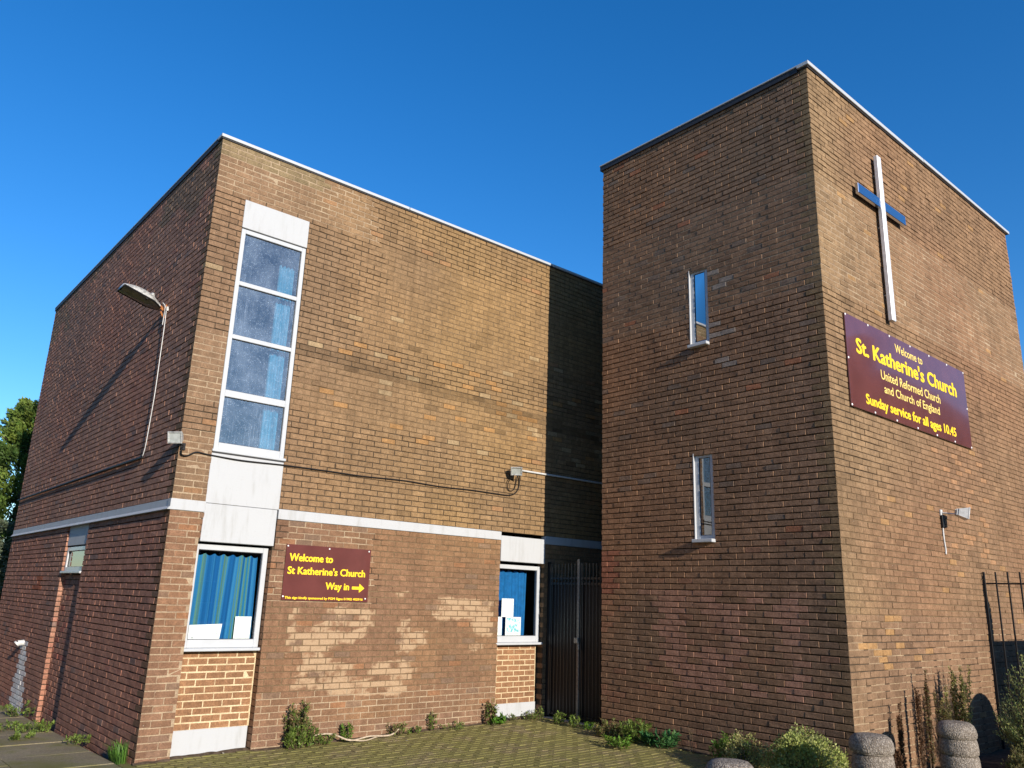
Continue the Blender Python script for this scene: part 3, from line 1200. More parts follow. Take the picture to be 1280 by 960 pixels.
# ------------------------------------------------------------------ signs and cross
def text_part(parent, s, u0, u1, zb, zcap, y, mat, bold=.0, capref='H'):
    """flat raised lettering fitted to a width and a cap height; u runs along +X"""
    def mk(body):
        cu = bpy.data.curves.new('lettering', 'FONT')
        cu.body = body
        cu.size = 1
        cu.resolution_u = 3
        cu.extrude = .0
        ob = bpy.data.objects.new('lettering', cu)
        COL.objects.link(ob)
        bpy.context.view_layer.update()
        dg = bpy.context.evaluated_depsgraph_get()
        me = bpy.data.meshes.new_from_object(ob.evaluated_get(dg))
        COL.objects.unlink(ob)
        bpy.data.objects.remove(ob)
        return me
    ref = mk(capref)
    cap = max(v.co.y for v in ref.vertices)
    me = mk(s)
    xs = [v.co.x for v in me.vertices]
    a, b = min(xs), max(xs)
    w_ = bold * (zcap - zb)
    kx, kz = (u1 - u0 - 2 * w_) / (b - a), (zcap - zb - w_) / cap
    org = ORG[parent]
    base = [(u0 + w_ + (v.co.x - a) * kx, zb + w_ * .5 + v.co.y * kz) for v in me.vertices]
    polys = [tuple(p.vertices) for p in me.polygons]
    steps = [(0, 0)] if bold <= 0 else [(0, 0), (-1, 0), (1, 0), (0, -.6), (0, .6), (-.7, -.45), (.7, -.45), (-.7, .45), (.7, .45)]
    mb = MB()
    for q, (dx, dz) in enumerate(steps):      # heavier strokes: the glyph repeated a hair to each side, each sheet 0.12 mm behind the last
        mb.add([(x_ + dx * w_, y + q * .00012, z_ + dz * w_) for x_, z_ in base], polys)
    bpy.data.meshes.remove(me)
    me = mb.mesh('lettering', None, org)
    me.materials.clear()
    me.materials.append(mat)
    me.name = 'lettering'
    ob = bpy.data.objects.new('lettering', me)
    ORG[ob] = org
    link(ob, parent)
    return ob


def screw(parent, x, y, z, r=.013):
    mb = MB()
    n = 10
    vs = [(x + r * math.cos(2 * math.pi * k / n), y, z + r * math.sin(2 * math.pi * k / n)) for k in range(n)]
    vs2 = [(x + r * .6 * math.cos(2 * math.pi * k / n), y - .005, z + r * .6 * math.sin(2 * math.pi * k / n)) for k in range(n)]
    mb.add(vs + vs2, [(k, (k + 1) % n, n + (k + 1) % n, n + k) for k in range(n)] + [tuple(range(n, 2 * n))])
    build('screw', mb, M['screw'], parent)


sg = thing('welcome_sign', (2.05, -.012, 1.66), 'small maroon wall sign with yellow lettering and an arrow pointing to the way in', 'sign')
mb = MB()
mb.box(1.449, 2.657, -.020, -.006, 1.662, 2.336, .002)
build('board', mb, M['sign'], sg)
ys = -.0225
text_part(sg, 'Welcome to', 1.498, 2.102, 2.136, 2.228, ys, M['yellow'], .05)
text_part(sg, "St Katherine's Church", 1.490, 2.590, 1.978, 2.067, ys, M['yellow'], .05)
text_part(sg, 'Way in', 2.026, 2.368, 1.806, 1.893, ys, M['yellow'], .05)
text_part(sg, 'This sign kindly sponsored by PGM Signs 01902 402916', 1.486, 2.582, 1.681, 1.710, ys, M['yellow'], .07)
mb = MB()
a = [(2.408, 1.819), (2.515, 1.819), (2.515, 1.780), (2.592, 1.837), (2.515, 1.894), (2.515, 1.855), (2.408, 1.855)]
vs = [(p[0], ys - .0015, p[1]) for p in a] + [(p[0], ys + .0015, p[1]) for p in a]
mb.add(vs, [(0, 1, 5, 6), (2, 3, 4), (1, 2, 4, 5)] + [(7 + i, 7 + (i + 1) % 7, (i + 1) % 7, i) for i in range(7)])
build('arrow', mb, M['yellow'], sg)
for (sx, sz) in ((1.468, 2.314), (2.04, 2.310), (2.625, 2.312), (1.465, 1.708), (2.62, 1.706)):
    screw(sg, sx, -.0205, sz, .011)

sg = thing('welcome_sign', (7.93, TY - .02, 4.14), 'large glossy maroon banner sign in yellow letters below the cross', 'sign')
mb = MB()
mb.box(6.092, 9.762, TY - .026, TY - .008, 4.143, 5.330, .002)
build('board', mb, M['sign'], sg)
ys = TY - .0285
text_part(sg, 'Welcome to', 7.432, 8.275, 5.120, 5.238, ys, M['paleyellow'], .02)
text_part(sg, "St. Katherine's Church", 6.325, 9.392, 4.862, 5.062, ys, M['yellow'], .06)
text_part(sg, 'United Reformed Church', 6.947, 8.760, 4.650, 4.773, ys, M['paleyellow'], .02)
text_part(sg, 'and Church of England', 7.008, 8.700, 4.476, 4.590, ys, M['paleyellow'], .02)
text_part(sg, 'Sunday service for all ages 10.45', 6.476, 9.212, 4.237, 4.368, ys, M['yellow'], .06)
for sx in (6.11, 6.70, 7.30, 7.92, 8.53, 9.14, 9.74):
    for sz in (5.312, 4.160):
        screw(sg, sx, TY - .0265, sz, .015)
for sz in (4.75,):
    for sx in (6.11, 9.74):
        screw(sg, sx, TY - .0265, sz, .015)

cr = thing('wall_cross', (7.34, TY - .05, 5.5), 'tall slim metal cross fixed high on the tower wall', 'cross')
mb = MB()
mb.box(7.285, 7.398, TY - .098, TY - .040, 5.52, 7.985, .006)
build('upright', mb, M['brightmetal'], cr)
mb = MB()
mb.box(6.640, 7.2845, TY - .088, TY - .040, 7.160, 7.308, .006)
mb.box(7.3985, 8.060, TY - .088, TY - .040, 7.160, 7.308, .006)
build('crossbar', mb, M['steel'], cr)
for z in (5.9, 6.9, 7.7):
    mb = MB()
    mb.tube([(7.335, TY + .01, z), (7.335, TY - .05, z)], .015)
    build('fixing', mb, M['cast'], cr)


# ------------------------------------------------------------------ lamps and cables
def frame_to(loc, direction, upv=(0, 0, 1)):
    f = Vector(direction).normalized()
    r_ = f.cross(Vector(upv)).normalized()
    u_ = r_.cross(f)
    m_ = Matrix(((r_.x, f.x, u_.x, loc[0]), (r_.y, f.y, u_.y, loc[1]), (r_.z, f.z, u_.z, loc[2]), (0, 0, 0, 1)))
    return m_


def floodlight(loc, direction, wall_pt, label, body='cast', w=.085, h=.065, dep=.07):
    """tilted flood: its glass looks along direction; wall_pt is where the bracket is screwed"""
    t = thing('floodlight', wall_pt, label, 'floodlight', 'floodlights on the church walls')
    m_ = frame_to(loc, direction)
    mb = MB()
    P = lambda x, y, z: tuple(m_ @ Vector((x, y, z)))
    a = [P(-w, 0, -h), P(w, 0, -h), P(w, 0, h), P(-w, 0, h)]
    b = [P(-w * .7, -dep, -h * .6), P(w * .7, -dep, -h * .6), P(w * .7, -dep, h * .6), P(-w * .7, -dep, h * .6)]
    mb.add(a + b, [(4, 5, 6, 7)] + [(k, (k + 1) % 4, 4 + (k + 1) % 4, 4 + k) for k in range(4)])
    for k in range(-2, 3):
        mb.obox(m_ @ Matrix.Translation((k * w * .27, -dep - .008, 0)), .003, .012, h * .55)
    bo = build('housing', mb, M[body], t)
    mb = MB()
    e = .012
    for (x0, x1, z0, z1) in ((-w - .004, w + .004, h - e, h + .004), (-w - .004, w + .004, -h - .004, -h + e), (-w - .004, -w + e, -h + e, h - e), (w - e, w + .004, -h + e, h - e)):
        mb.obox(m_ @ Matrix.Translation(((x0 + x1) / 2, .006, (z0 + z1) / 2)), (x1 - x0) / 2, .007, (z1 - z0) / 2, .002)
    build('bezel', mb, M[body], t)
    mb = MB()
    mb.add([P(-w + e, .004, -h + e), P(w - e, .004, -h + e), P(w - e, .004, h - e), P(-w + e, .004, h - e)], [(0, 1, 2, 3)])
    build('lens', mb, M['lens'], t)
    mb = MB()
    mb.tube([wall_pt, tuple(Vector(wall_pt).lerp(Vector(P(0, -dep * .6, -h * .3)), .5)), P(0, -dep * .6, -h * .3)], .010, 6)
    mb.obox(frame_to(wall_pt, (0, -1, 0)), .028, .010, .040, .003)
    build('bracket', mb, M['black'] if body == 'cast' else M['whitecable'], t)
    return t


M['lens'] = plain_mat('lamp_lens', (.55, .58, .55), .12, .6, .3, .15, 18)
floodlight((-.085, -.075, 3.435), (-.72, -.62, -.22), (.035, -.012, 3.355), 'floodlight at the corner of the hall above the white band')
floodlight((5.03, -.19, 3.68), (-.55, -.62, -.52), (5.22, -.012, 3.70), 'floodlight at the end of the white conduit beside the tower shadow')
floodlight((8.50, TY - .30, 3.055), (.55, -.78, -.18), (8.415, TY - .012, 3.08), 'white floodlight on the tower below the big sign', 'whitecable', .095, .075, .11)
mb = MB()
mb.box(8.39, 8.46, TY - .035, TY - .003, 2.88, 3.05, .004)
fb = build('junction_box', mb, M['black'], None, loc=(8.425, TY, 2.88))
tag(fb, 'small black junction box on the tower under the white floodlight', 'junction box')


def cable(name, pts, r, mat, label, cat='cable', n=6, smooth=True):
    mb = MB()
    mb.tube(pts, r, n)
    o = build(name, mb, M[mat], None, smooth, loc=tuple(pts[0]))
    return tag(o, label, cat)


def spl(pts, k=6):
    out = []
    P = [Vector(p) for p in pts]
    P = [P[0] * 2 - P[1]] + P + [P[-1] * 2 - P[-2]]
    for i in range(1, len(P) - 2):
        for j in range(k):
            t = j / k
            out.append(tuple(.5 * ((2 * P[i]) + (-P[i - 1] + P[i + 1]) * t + (2 * P[i - 1] - 5 * P[i] + 4 * P[i + 1] - P[i + 2]) * t * t + (-P[i - 1] + 3 * P[i] - 3 * P[i + 1] + P[i + 2]) * t ** 3)))
    out.append(tuple(P[-2]))
    return out


cable('power_cable', spl([(.03, -.05, 3.37), (.01, -.06, 3.31), (.03, -.03, 3.255), (.10, -.014, 3.255), (.20, -.012, 3.31), (.36, -.012, 3.30), (.75, -.020, 3.285), (1.3, -.015, 3.300), (1.9, -.012, 3.303),
                          (2.45, -.012, 3.300), (3.1, -.013, 3.318), (3.75, -.012, 3.305), (4.3, -.012, 3.318), (4.8, -.012, 3.315), (5.02, -.012, 3.318), (5.16, -.014, 3.36), (5.235, -.016, 3.46), (5.235, -.03, 3.60), (5.20, -.05, 3.68)]),
      .0095, 'cable', 'thin black cable looped along the hall front just above the white band')
cable('power_cable', spl([(5.02, -.15, 3.63), (4.985, -.06, 3.52), (5.0, -.03, 3.42), (5.07, -.02, 3.39), (5.14, -.02, 3.43), (5.17, -.03, 3.54), (5.18, -.04, 3.64)]),
      .007, 'cable', 'small loop of black cable hanging under the floodlight by the tower shadow')
cable('conduit_pipe', [(5.22, -.03, 3.735), (5.4, -.025, 3.737), (6.2, -.025, 3.740), (7.14, -.025, 3.745), (7.165, -.025, 3.72), (7.17, -.025, 3.2)], .016, 'whitecable', 'white conduit running from the floodlight into the shadow beside the tower', 'pipe', 8)
cable('power_cable', spl([(8.425, TY - .012, 2.90), (8.42, TY - .012, 2.75), (8.44, TY - .012, 2.6), (8.435, TY - .012, 2.53)]), .011, 'whitecable', 'short white cable hanging down the tower from the white floodlight')
cable('conduit_pipe', [(-.028, 1.28, 3.362), (-.030, 3.0, 3.360), (-.028, 6.0, 3.356), (-.030, HALL_Y1, 3.345)], .017, 'cable', 'long black conduit running level along the hall side wall', 'pipe', 8)

# street lamp on the side wall
lp = thing('street_lamp', (0, 1.36, 5.35), 'weathered street lamp head on a short arm from the hall side wall', 'lamp')
mb = MB()
ns, nr = 12, 14
vs = []
for i in range(ns + 1):
    t = i / ns
    xx = -.085 - .50 * t
    w_ = .155 * min(1, .40 + t * 2.6)
    h_ = .012 + .115 * max(0, math.sin(math.pi * min(1, .12 + t * .80))) ** .9
    zb = 5.385 + .155 * t
    for k in range(nr + 1):
        an = math.pi * k / nr
        vs.append((xx, 1.36 + w_ * math.cos(an), zb + h_ * math.sin(an) ** .8))
mb.add(vs, [(i * (nr + 1) + k, i * (nr + 1) + k + 1, (i + 1) * (nr + 1) + k + 1, (i + 1) * (nr + 1) + k) for i in range(ns) for k in range(nr)]
       + [tuple(range(nr + 1)), tuple(ns * (nr + 1) + k for k in range(nr + 1))])
build('canopy', mb, M['cast'], lp, True)
mb = MB()
rim = []
for i in range(ns + 1):
    t = i / ns
    w_ = .158 * min(1, .40 + t * 2.6)
    rim.append((-.085 - .50 * t, w_, 5.383 + .155 * t))
for sgn in (-1, 1):
    mb.tube([(x_, 1.36 + sgn * w_, z_) for x_, w_, z_ in rim], .011, 6)
mb.tube([(rim[-1][0], 1.36 - rim[-1][1], rim[-1][2]), (rim[-1][0], 1.36 + rim[-1][1], rim[-1][2])], .011, 6)
mb.tube([(rim[5][0], 1.36 - rim[5][1], rim[4][2]), (rim[4][0], 1.36 + rim[4][1], rim[4][2])], .009, 6)
build('rim', mb, M['black'], lp)
mb = MB()
vs = []
for (x_, w_, z_) in rim:
    vs += [(x_, 1.36 - w_ * .93, z_ - .004), (x_, 1.36, z_ - .03), (x_, 1.36 + w_ * .93, z_ - .004)]
mb.add(vs, [(i * 3 + k, i * 3 + k + 1, (i + 1) * 3 + k + 1, (i + 1) * 3 + k) for i in range(ns) for k in range(2)])
M['bowl'] = plain_mat('dark_lamp_bowl', (.13, .115, .085), .12, .6, 0, .5, 14)  # mottled dark brown bowl
build('lens', mb, M['bowl'], lp, True)
mb = MB()
mb.tube([(.01, 1.36, 5.36), (-.05, 1.36, 5.40), (-.12, 1.36, 5.425)], [.024, .024, .03], 10)
build('arm', mb, M['rust'], lp)
mb = MB()
mb.box(-.016, .004, 1.31, 1.41, 5.25, 5.45, .004)
mb.tube([(-.012, 1.36, 5.27), (-.055, 1.36, 5.35)], .012, 8)
build('bracket', mb, M['rust'], lp)
mb = MB()
mb.lathe([(.028, 0), (.032, .03), (.02, .055), (.004, .06)], 12, (-.19, 1.36, 5.52))
build('photocell', mb, M['cast'], lp, True)
mb = MB()
mb.box(-.035, -.004, 1.20, 1.24, 5.33, 5.39, .004)
build('junction_box', mb, M['cast'], lp)
mb = MB()
mb.tube(spl([(-.06, 1.31, 5.46), (-.035, 1.27, 5.40), (-.03, 1.28, 5.25), (-.03, 1.285, 5.15)]), .006, 6)
build('cord', mb, M['whitecable'], lp)
cable('power_cable', spl([(-.03, 1.215, 5.35), (-.028, 1.195, 5.1), (-.026, 1.185, 4.7), (-.027, 1.165, 4.2), (-.027, 1.19, 3.8), (-.027, 1.22, 3.5), (-.028, 1.275, 3.37)]), .0055, 'whitecable',
      'white cable running down the side wall from the street lamp to the black conduit')
# vent outlet low on the side wall
mb = MB()
mb.tube([(.02, 6.4, .80), (-.09, 6.4, .79)], .045, 12, True)
mb.tube([(-.09, 6.4, .79), (-.11, 6.4, .77)], .05, 12, True)
tag(build('waste_pipe', mb, M['whitecable'], None, loc=(0, 6.4, .8)), 'short white waste pipe low on the side wall above a pale lime streak', 'pipe')

# ------------------------------------------------------------------ gate
GX = 5.93
gate = thing('metal_gate', (GX, -.7, .02), 'black metal double gate in the passage between hall and tower', 'gate')
for (ya, yb) in ((-.055, -.690), (-.715, -1.36)):
    lo, hi = min(ya, yb), max(ya, yb)
    mb = MB()
    for y in (lo, hi - .035):
        mb.box(GX - .018, GX + .018, y, y + .035, .09, 2.33 if y != (-.690) else 2.38, .003)
    for z in (2.085, 2.005, .11):
        mb.box(GX - .0175, GX + .0175, lo + .0355, hi - .0355, z, z + .035, .003)
    leaf = build('gate_leaf', mb, M['gate'], gate)
    mb = MB()
    mb.box(GX + .019, GX + .022, lo + .01, hi - .01, .10, 2.02)
    build('sheet', mb, M['black'], leaf)
    nb = 8
    for k in range(nb):
        y = lo + .035 + (k + .5) * (hi - lo - .07) / nb
        mb = MB()
        mb.box(GX - .028, GX - .0182, y - .007, y + .007, .12, 2.325, .002)
        build('bar', mb, M['gate'], leaf)
mb = MB()
mb.box(GX - .034, GX - .018, -.725, -.680, .12, 2.385, .003)
build('meeting_post', mb, M['greymetal'], gate)
M['worn'] = plain_mat('worn_steel', (.20, .20, .19), .35, .5, .5, .3, 40)
mb = MB()
mb.box(GX - .075, GX - .034, -.74, -.66, 1.16, 1.24, .006)
build('lock_case', mb, M['worn'], gate)
mb = MB()
mb.box(GX - .075, GX - .05, -.762, -.722, 1.07, 1.13, .006)
mb.tube(spl([(GX - .062, -.755, 1.13), (GX - .062, -.752, 1.17), (GX - .062, -.742, 1.185), (GX - .062, -.732, 1.17), (GX - .062, -.729, 1.13)], 4), .005, 6)
build('padlock', mb, M['worn'], gate)
mb = MB()
mb.box(GX - .02, GX + .02, -.05, -.005, -.02, 2.35, .003)
mb.box(GX - .02, GX + .02, -1.41, -1.365, -.02, 2.35, .003)
build('gate_post', mb, M['black'], gate)
mb = MB()
mb.box(GX - .10, GX + .08, -1.41, -.015, -.1, .065, .008)
tag(build('threshold', mb, M['kerb'], None, loc=(GX, -.7, -.1)), 'worn concrete threshold step under the black double gate', 'step')

# ------------------------------------------------------------------ railing beside the tower front
FX = 9.62
rl = thing('metal_railing', (FX, -5.6, 0), 'black metal railing standing out from the tower wall at the picture edge', 'railing')
for k in range(11):
    y = -5.06 - .152 * k
    mb = MB()
    r_ = .013 if k == 0 else .0095
    mb.box(FX - r_, FX + r_, y - r_, y + r_, -.05, 2.355, .002)
    build('post' if k == 0 else 'bar', mb, M['black'], rl)
for z in (2.185, .18):
    mb = MB()
    mb.box(FX - .006, FX + .006, -6.6, -5.08, z, z + .022, .002)
    build('rail', mb, M['black'], rl)

# unseen wall and slab, added to cast the shadows on the tower wall
bw = thing('shadow_wall', (12, -7.05, 0), 'unseen low brick wall with flat coping, added to cast a solid shadow on the tower', 'wall')
mb = MB()
for i in range(26):
    z0 = i * .075
    for k in range(16):
        x0 = 9.44 + k * .225 + (.1125 if i % 2 else 0)
        mb.cur = mul((.26, .15, .09), 1 + rng.gauss(0, .1))
        mb.box(x0, x0 + .215, -7.15, -6.95, z0, z0 + .065)
o = build('brickwork', mb, M['brick'], bw, toned=True)
o['kind'] = 'stuff'
mb = MB()
mb.box(9.445, 13.0, -7.14, -6.96, -.1, 1.95)
build('mortar', mb, M['mortar_mid'], bw)
mb = MB()
mb.box(9.42, 13.1, -7.2, -6.9, 1.95, 2.01, .01)
build('coping', mb, M['kerb'], bw)
mb = MB()
pr = [(-.56, -.1)] + [(-.56 * math.cos(a), .75 + .62 * math.sin(a)) for a in [math.pi * k / 18 for k in range(19)]] + [(.56, -.1)]
vs = [(8.83 + x_, -7.06, z_) for x_, z_ in pr] + [(8.83 + x_, -6.94, z_) for x_, z_ in pr]
n = len(pr)
mb.add(vs, [tuple(range(n)), tuple(range(n, 2 * n))] + [(k, (k + 1) % n, n + (k + 1) % n, n + k) for k in range(n)])
tag(build('shadow_slab', mb, M['aggregate'], None, loc=(8.83, -7.0, 0)), 'unseen round topped concrete slab, added to cast an arched shadow on the tower', 'slab')


# ------------------------------------------------------------------ bollards
def bollard(x, y, top, label, seed, rr=.185):
    z0 = ground_z(x, y)
    t = thing('bollard', (x, y, z0), label, 'bollard', 'stacked concrete bollards in front of the tower')
    hh = (top - z0) / 4
    for k in range(4):
        zb = z0 + k * hh
        mb = MB()
        f = (1.0, 1.0, .99, .96)[k]
        pr_ = [(rr * .90 * f, 0.003), (rr * .985 * f, .012), (rr * 1.0 * f, hh * .30), (rr * .985 * f, hh * .60), (rr * .95 * f, hh * .86), (rr * .91 * f, hh * .975), (rr * .86 * f, hh - .001)]
        if k == 3:
            pr_ = [(rr * .92, 0.003), (rr * 1.01, .014), (rr * 1.04, hh * .32), (rr * 1.0, hh * .58), (rr * .90, hh * .80), (rr * .74, hh * .95), (rr * .45, hh * 1.0), (rr * .05, hh * 1.01)]
        mb.lathe(pr_, 36, (x + rng.uniform(-.008, .008), y + rng.uniform(-.008, .008), zb), .06, seed + k)
        build('ring', mb, M['aggregate'], t, True)
    mb = MB()
    mb.lathe([(rr * .80, z0), (rr * .80, top - hh * .5)], 20, (x, y, 0))
    build('core', mb, M['joint'], t)


bollard(6.27, -5.80, .70, 'concrete bollard standing in front of the tall brown weeds', 1)
bollard(4.62, -5.70, .69, 'concrete bollard by the tower corner beside the rounded bush', 9)
bollard(2.40, -5.72, .675, 'concrete bollard with only its top showing at the bottom edge', 17)

# ------------------------------------------------------------------ ground, forecourt, path
mb = MB()
Rg = 900
mb.quad((-Rg, -Rg, -.62), (Rg, -Rg, -.62), (Rg, Rg, -.62), (-Rg, Rg, -.62))
tag(build('ground', mb, M['ground']), 'wide dark ground running out to the horizon', None, None, 'structure')


def grid_sheet(name, x0, x1, y0, y1, dz, mat, nx, ny, label, bumpy=0.0):
    mb = MB()
    for j in range(ny + 1):
        for i in range(nx + 1):
            x_, y_ = x0 + (x1 - x0) * i / nx, y0 + (y1 - y0) * j / ny
            mb.v.append((x_, y_, ground_z(x_, y_) + dz + bumpy * mnoise.noise(Vector((x_ * 2, y_ * 2, 0)))))
    for j in range(ny):
        for i in range(nx):
            a_ = j * (nx + 1) + i
            mb.f.append((a_, a_ + 1, a_ + nx + 2, a_ + nx + 1))
    o = build(name, mb, mat, None, True)
    return tag(o, label, None, None, 'structure')


fc = grid_sheet('forecourt', -.12, 6.6, -6.6, .3, -.010, M['joint'], 56, 56, 'mossy block paved forecourt in front of the church hall', .004)
grid_sheet('planting_bed', 6.6, 16, -14, .3, -.03, M['soil'], 60, 60, 'bare earth bed along the tower foot', .05)
grid_sheet('street', -30, 16.0, -40, -6.6, -.06, M['ground'], 60, 60, 'dark asphalt street in front of the forecourt')
grid_sheet('side_path_base', -6, -.121, -6.6, 14, -.012, M['joint'], 30, 80, 'earth beneath the concrete slabs beside the hall', .01)

pav = []
y = .30
row = 0
PW, PL = .1015, .203
while y > -4.9:
    x = -.1 + (PL / 2 if row % 2 else 0)
    while x < 6.55:
        xc, yc = x + PL / 2, y - PW / 2
        if not (xc > TX - .1 and yc < TY + TD + .05) and not (yc > -.03 and not (BAY1[0] < xc < BAY1[1])):
            pav.append((x, y))
        x += PL
    y -= PW
    row += 1


def pav_rank(p):
    c = Vector((p[0] + .1, p[1] - .05, 0))
    v = c - CAM
    dz = v.dot(fwd)
    px, py = v.dot(right) / dz, v.dot(down) / dz
    if abs(px) > .64 or py > .49:
        return 99
    return v.length


order = sorted(range(len(pav)), key=lambda i: pav_rank(pav[i]))
single = set(order[:290])


def paver_shape(seed):
    r = random.Random(seed)
    m1 = MB()
    L_, W_, c_ = PL - .007, PW - .006, .005
    j = lambda: r.uniform(-.0015, .0015)
    top = [(c_ + j(), c_ + j(), 0 + j()), (L_ - c_ + j(), c_ + j(), j()), (L_ - c_ + j(), W_ - c_ + j(), j()), (c_ + j(), W_ - c_ + j(), j())]
    ou = [(0, 0, -c_), (L_, 0, -c_), (L_, W_, -c_), (0, W_, -c_)]
    bo = [(0, 0, -.05), (L_, 0, -.05), (L_, W_, -.05), (0, W_, -.05)]
    f = [(0, 1, 2, 3)]
    for k in range(4):
        k2 = (k + 1) % 4
        f += [(4 + k, 4 + k2, k2, k), (8 + k, 8 + k2, 4 + k2, 4 + k)]
    return top + ou + bo, f


pm = []
for k in range(6):
    m1 = MB()
    m1.add(*paver_shape(k))
    pm.append(m1.mesh('paver', M['paver']))
mb = MB()
for i, (x, y) in enumerate(pav):
    c = lerp((.205, .165, .095), (.225, .17, .10), rng.random())
    c = mul(c, 1 + rng.gauss(0, .07))
    z = ground_z(x + .1, y - .05) + rng.uniform(-.0025, .003)
    if i in single:
        o = bpy.data.objects.new('paver', pm[i % 6])
        o.location = (x, y - PW, z)
        o['tone'] = [float(q) for q in c]
        link(o, fc)
    else:
        vs, f = paver_shape(i)
        mb.cur = c
        mb.add([(x + a_, y - PW + b_, z + c_) for a_, b_, c_ in vs], f)
o = build('paving', mb, M['paver'], fc, toned=True)
o['kind'] = 'stuff'

# concrete slabs beside the hall
sp = tag(bpy.data.objects.new('side_path', None), 'mossy concrete slab path running along the hall side wall', None, None, 'structure')
ORG[sp] = (0, 0, 0)
link(sp)
for i in range(5):
    for k in range(12):
        x1_, y0_ = -.13 - i * .905, -1.6 + k * .91 + (.45 if i % 2 else 0)
        z = ground_z(-.5, y0_ + .45)
        mb = MB()
        mb.box(x1_ - .895, x1_, y0_, y0_ + .895, z - .06, z + rng.uniform(-.003, .003), .006)
        n0 = len(mb.v)
        tl = rng.uniform(-.003, .003)
        mb.v = [(a_, b_, c_ + tl * (a_ - x1_) - .022 * (b_ - y0_ - .45)) for a_, b_, c_ in mb.v]
        build('slab', mb, M['slab'], sp)


# dirt washed up against the wall foot, and leaf litter
mb = MB()


def dirt(p0, p1, nrm, n, wd):
    p0, p1, nrm = Vector(p0), Vector(p1), Vector(nrm)
    rows = []
    for i in range(n + 1):
        p = p0.lerp(p1, i / n)
        z = ground_z(max(p.x, .06), p.y)
        w_ = wd * (.55 + .6 * abs(mnoise.noise(p * 3.1))) + .03 * mnoise.noise(p * 11)
        h_ = .012 + .022 * abs(mnoise.noise(p * 5.0))
        rows.append([(p.x, p.y, z + h_), (p.x + nrm.x * w_ * .5, p.y + nrm.y * w_ * .5, z + h_ * .75), (p.x + nrm.x * w_, p.y + nrm.y * w_, z - .004)])
    vs = [v for r_ in rows for v in r_]
    mb.add(vs, [(i * 3 + k, i * 3 + k + 1, i * 3 + k + 4, i * 3 + k + 3) for i in range(n) for k in range(2)])


dirt((-.02, .006, 0), (.362, .006, 0), (0, -1, 0), 12, .07)
dirt((.36, .118, 0), (1.27, .118, 0), (0, -1, 0), 26, .13)
dirt((1.272, .006, 0), (4.925, .006, 0), (0, -1, 0), 110, .09)
dirt((4.92, .118, 0), (5.84, .118, 0), (0, -1, 0), 26, .12)
dirt((TX + .005, TY, 0), (TX + .005, TY + TD, 0), (-1, 0, 0), 110, .14)
tag(build('wall_foot_dirt', mb, M['soil'], None, True), 'dark dirt washed up along the foot of the brick walls', None, None, 'stuff')
mb = MB()
for i in range(70):
    if i % 3:
        p = Vector((rng.uniform(.1, 5.5), -abs(rng.gauss(.05, .22)) - .02, 0))
    else:
        p = Vector((rng.uniform(.6, 5.3), rng.uniform(-3.2, -.1), 0))
    p.z = ground_z(p.x, p.y) + .012
    a = rng.uniform(0, 6.28)
    d = Vector((math.cos(a), math.sin(a), rng.uniform(-.1, .35)))
    s_ = Vector((-math.sin(a), math.cos(a), rng.uniform(-.2, .2)))
    L_ = rng.uniform(.018, .05)
    mb.cur = mul(rng.choice(((.30, .20, .09), (.22, .12, .06), (.38, .30, .16), (.45, .42, .36))), rng.uniform(.8, 1.2))
    mb.add([tuple(p), tuple(p + d * L_ * .5 + s_ * L_ * .28), tuple(p + d * L_), tuple(p + d * L_ * .5 - s_ * L_ * .28)], [(0, 1, 2), (0, 2, 3)])
tag(build('leaf_litter', mb, M['leaf'], None, toned=True), 'dead leaves and scraps scattered over the mossy forecourt', None, None, 'stuff')

# ------------------------------------------------------------------ plants
def leaf(mb, p, d, n, L, Wd, c):
    d = d.normalized()
    s_ = d.cross(n)
    if s_.length < 1e-4:
        s_ = d.cross(Vector((.3, .5, .8)))
    s_.normalize()
    nn = s_.cross(d).normalized()
    mb.cur = c
    a_, b_ = p + d * L * .5 + s_ * Wd * .5 + nn * L * .06, p + d * L * .5 - s_ * Wd * .5 + nn * L * .06
    mb.add([tuple(p), tuple(a_), tuple(p + d * L), tuple(b_)], [(0, 1, 2), (0, 2, 3)])


def rv(r=None):
    r = r or rng
    while True:
        v = Vector((r.uniform(-1, 1), r.uniform(-1, 1), r.uniform(-1, 1)))
        if .02 < v.length < 1:
            return v


def jc(c, s=.2):
    k = 1 + rng.gauss(0, s)
    h = rng.gauss(0, s * .25)
    return (max(.005, c[0] * k * (1 + h)), max(.005, c[1] * k), max(.004, c[2] * k * (1 - h)))


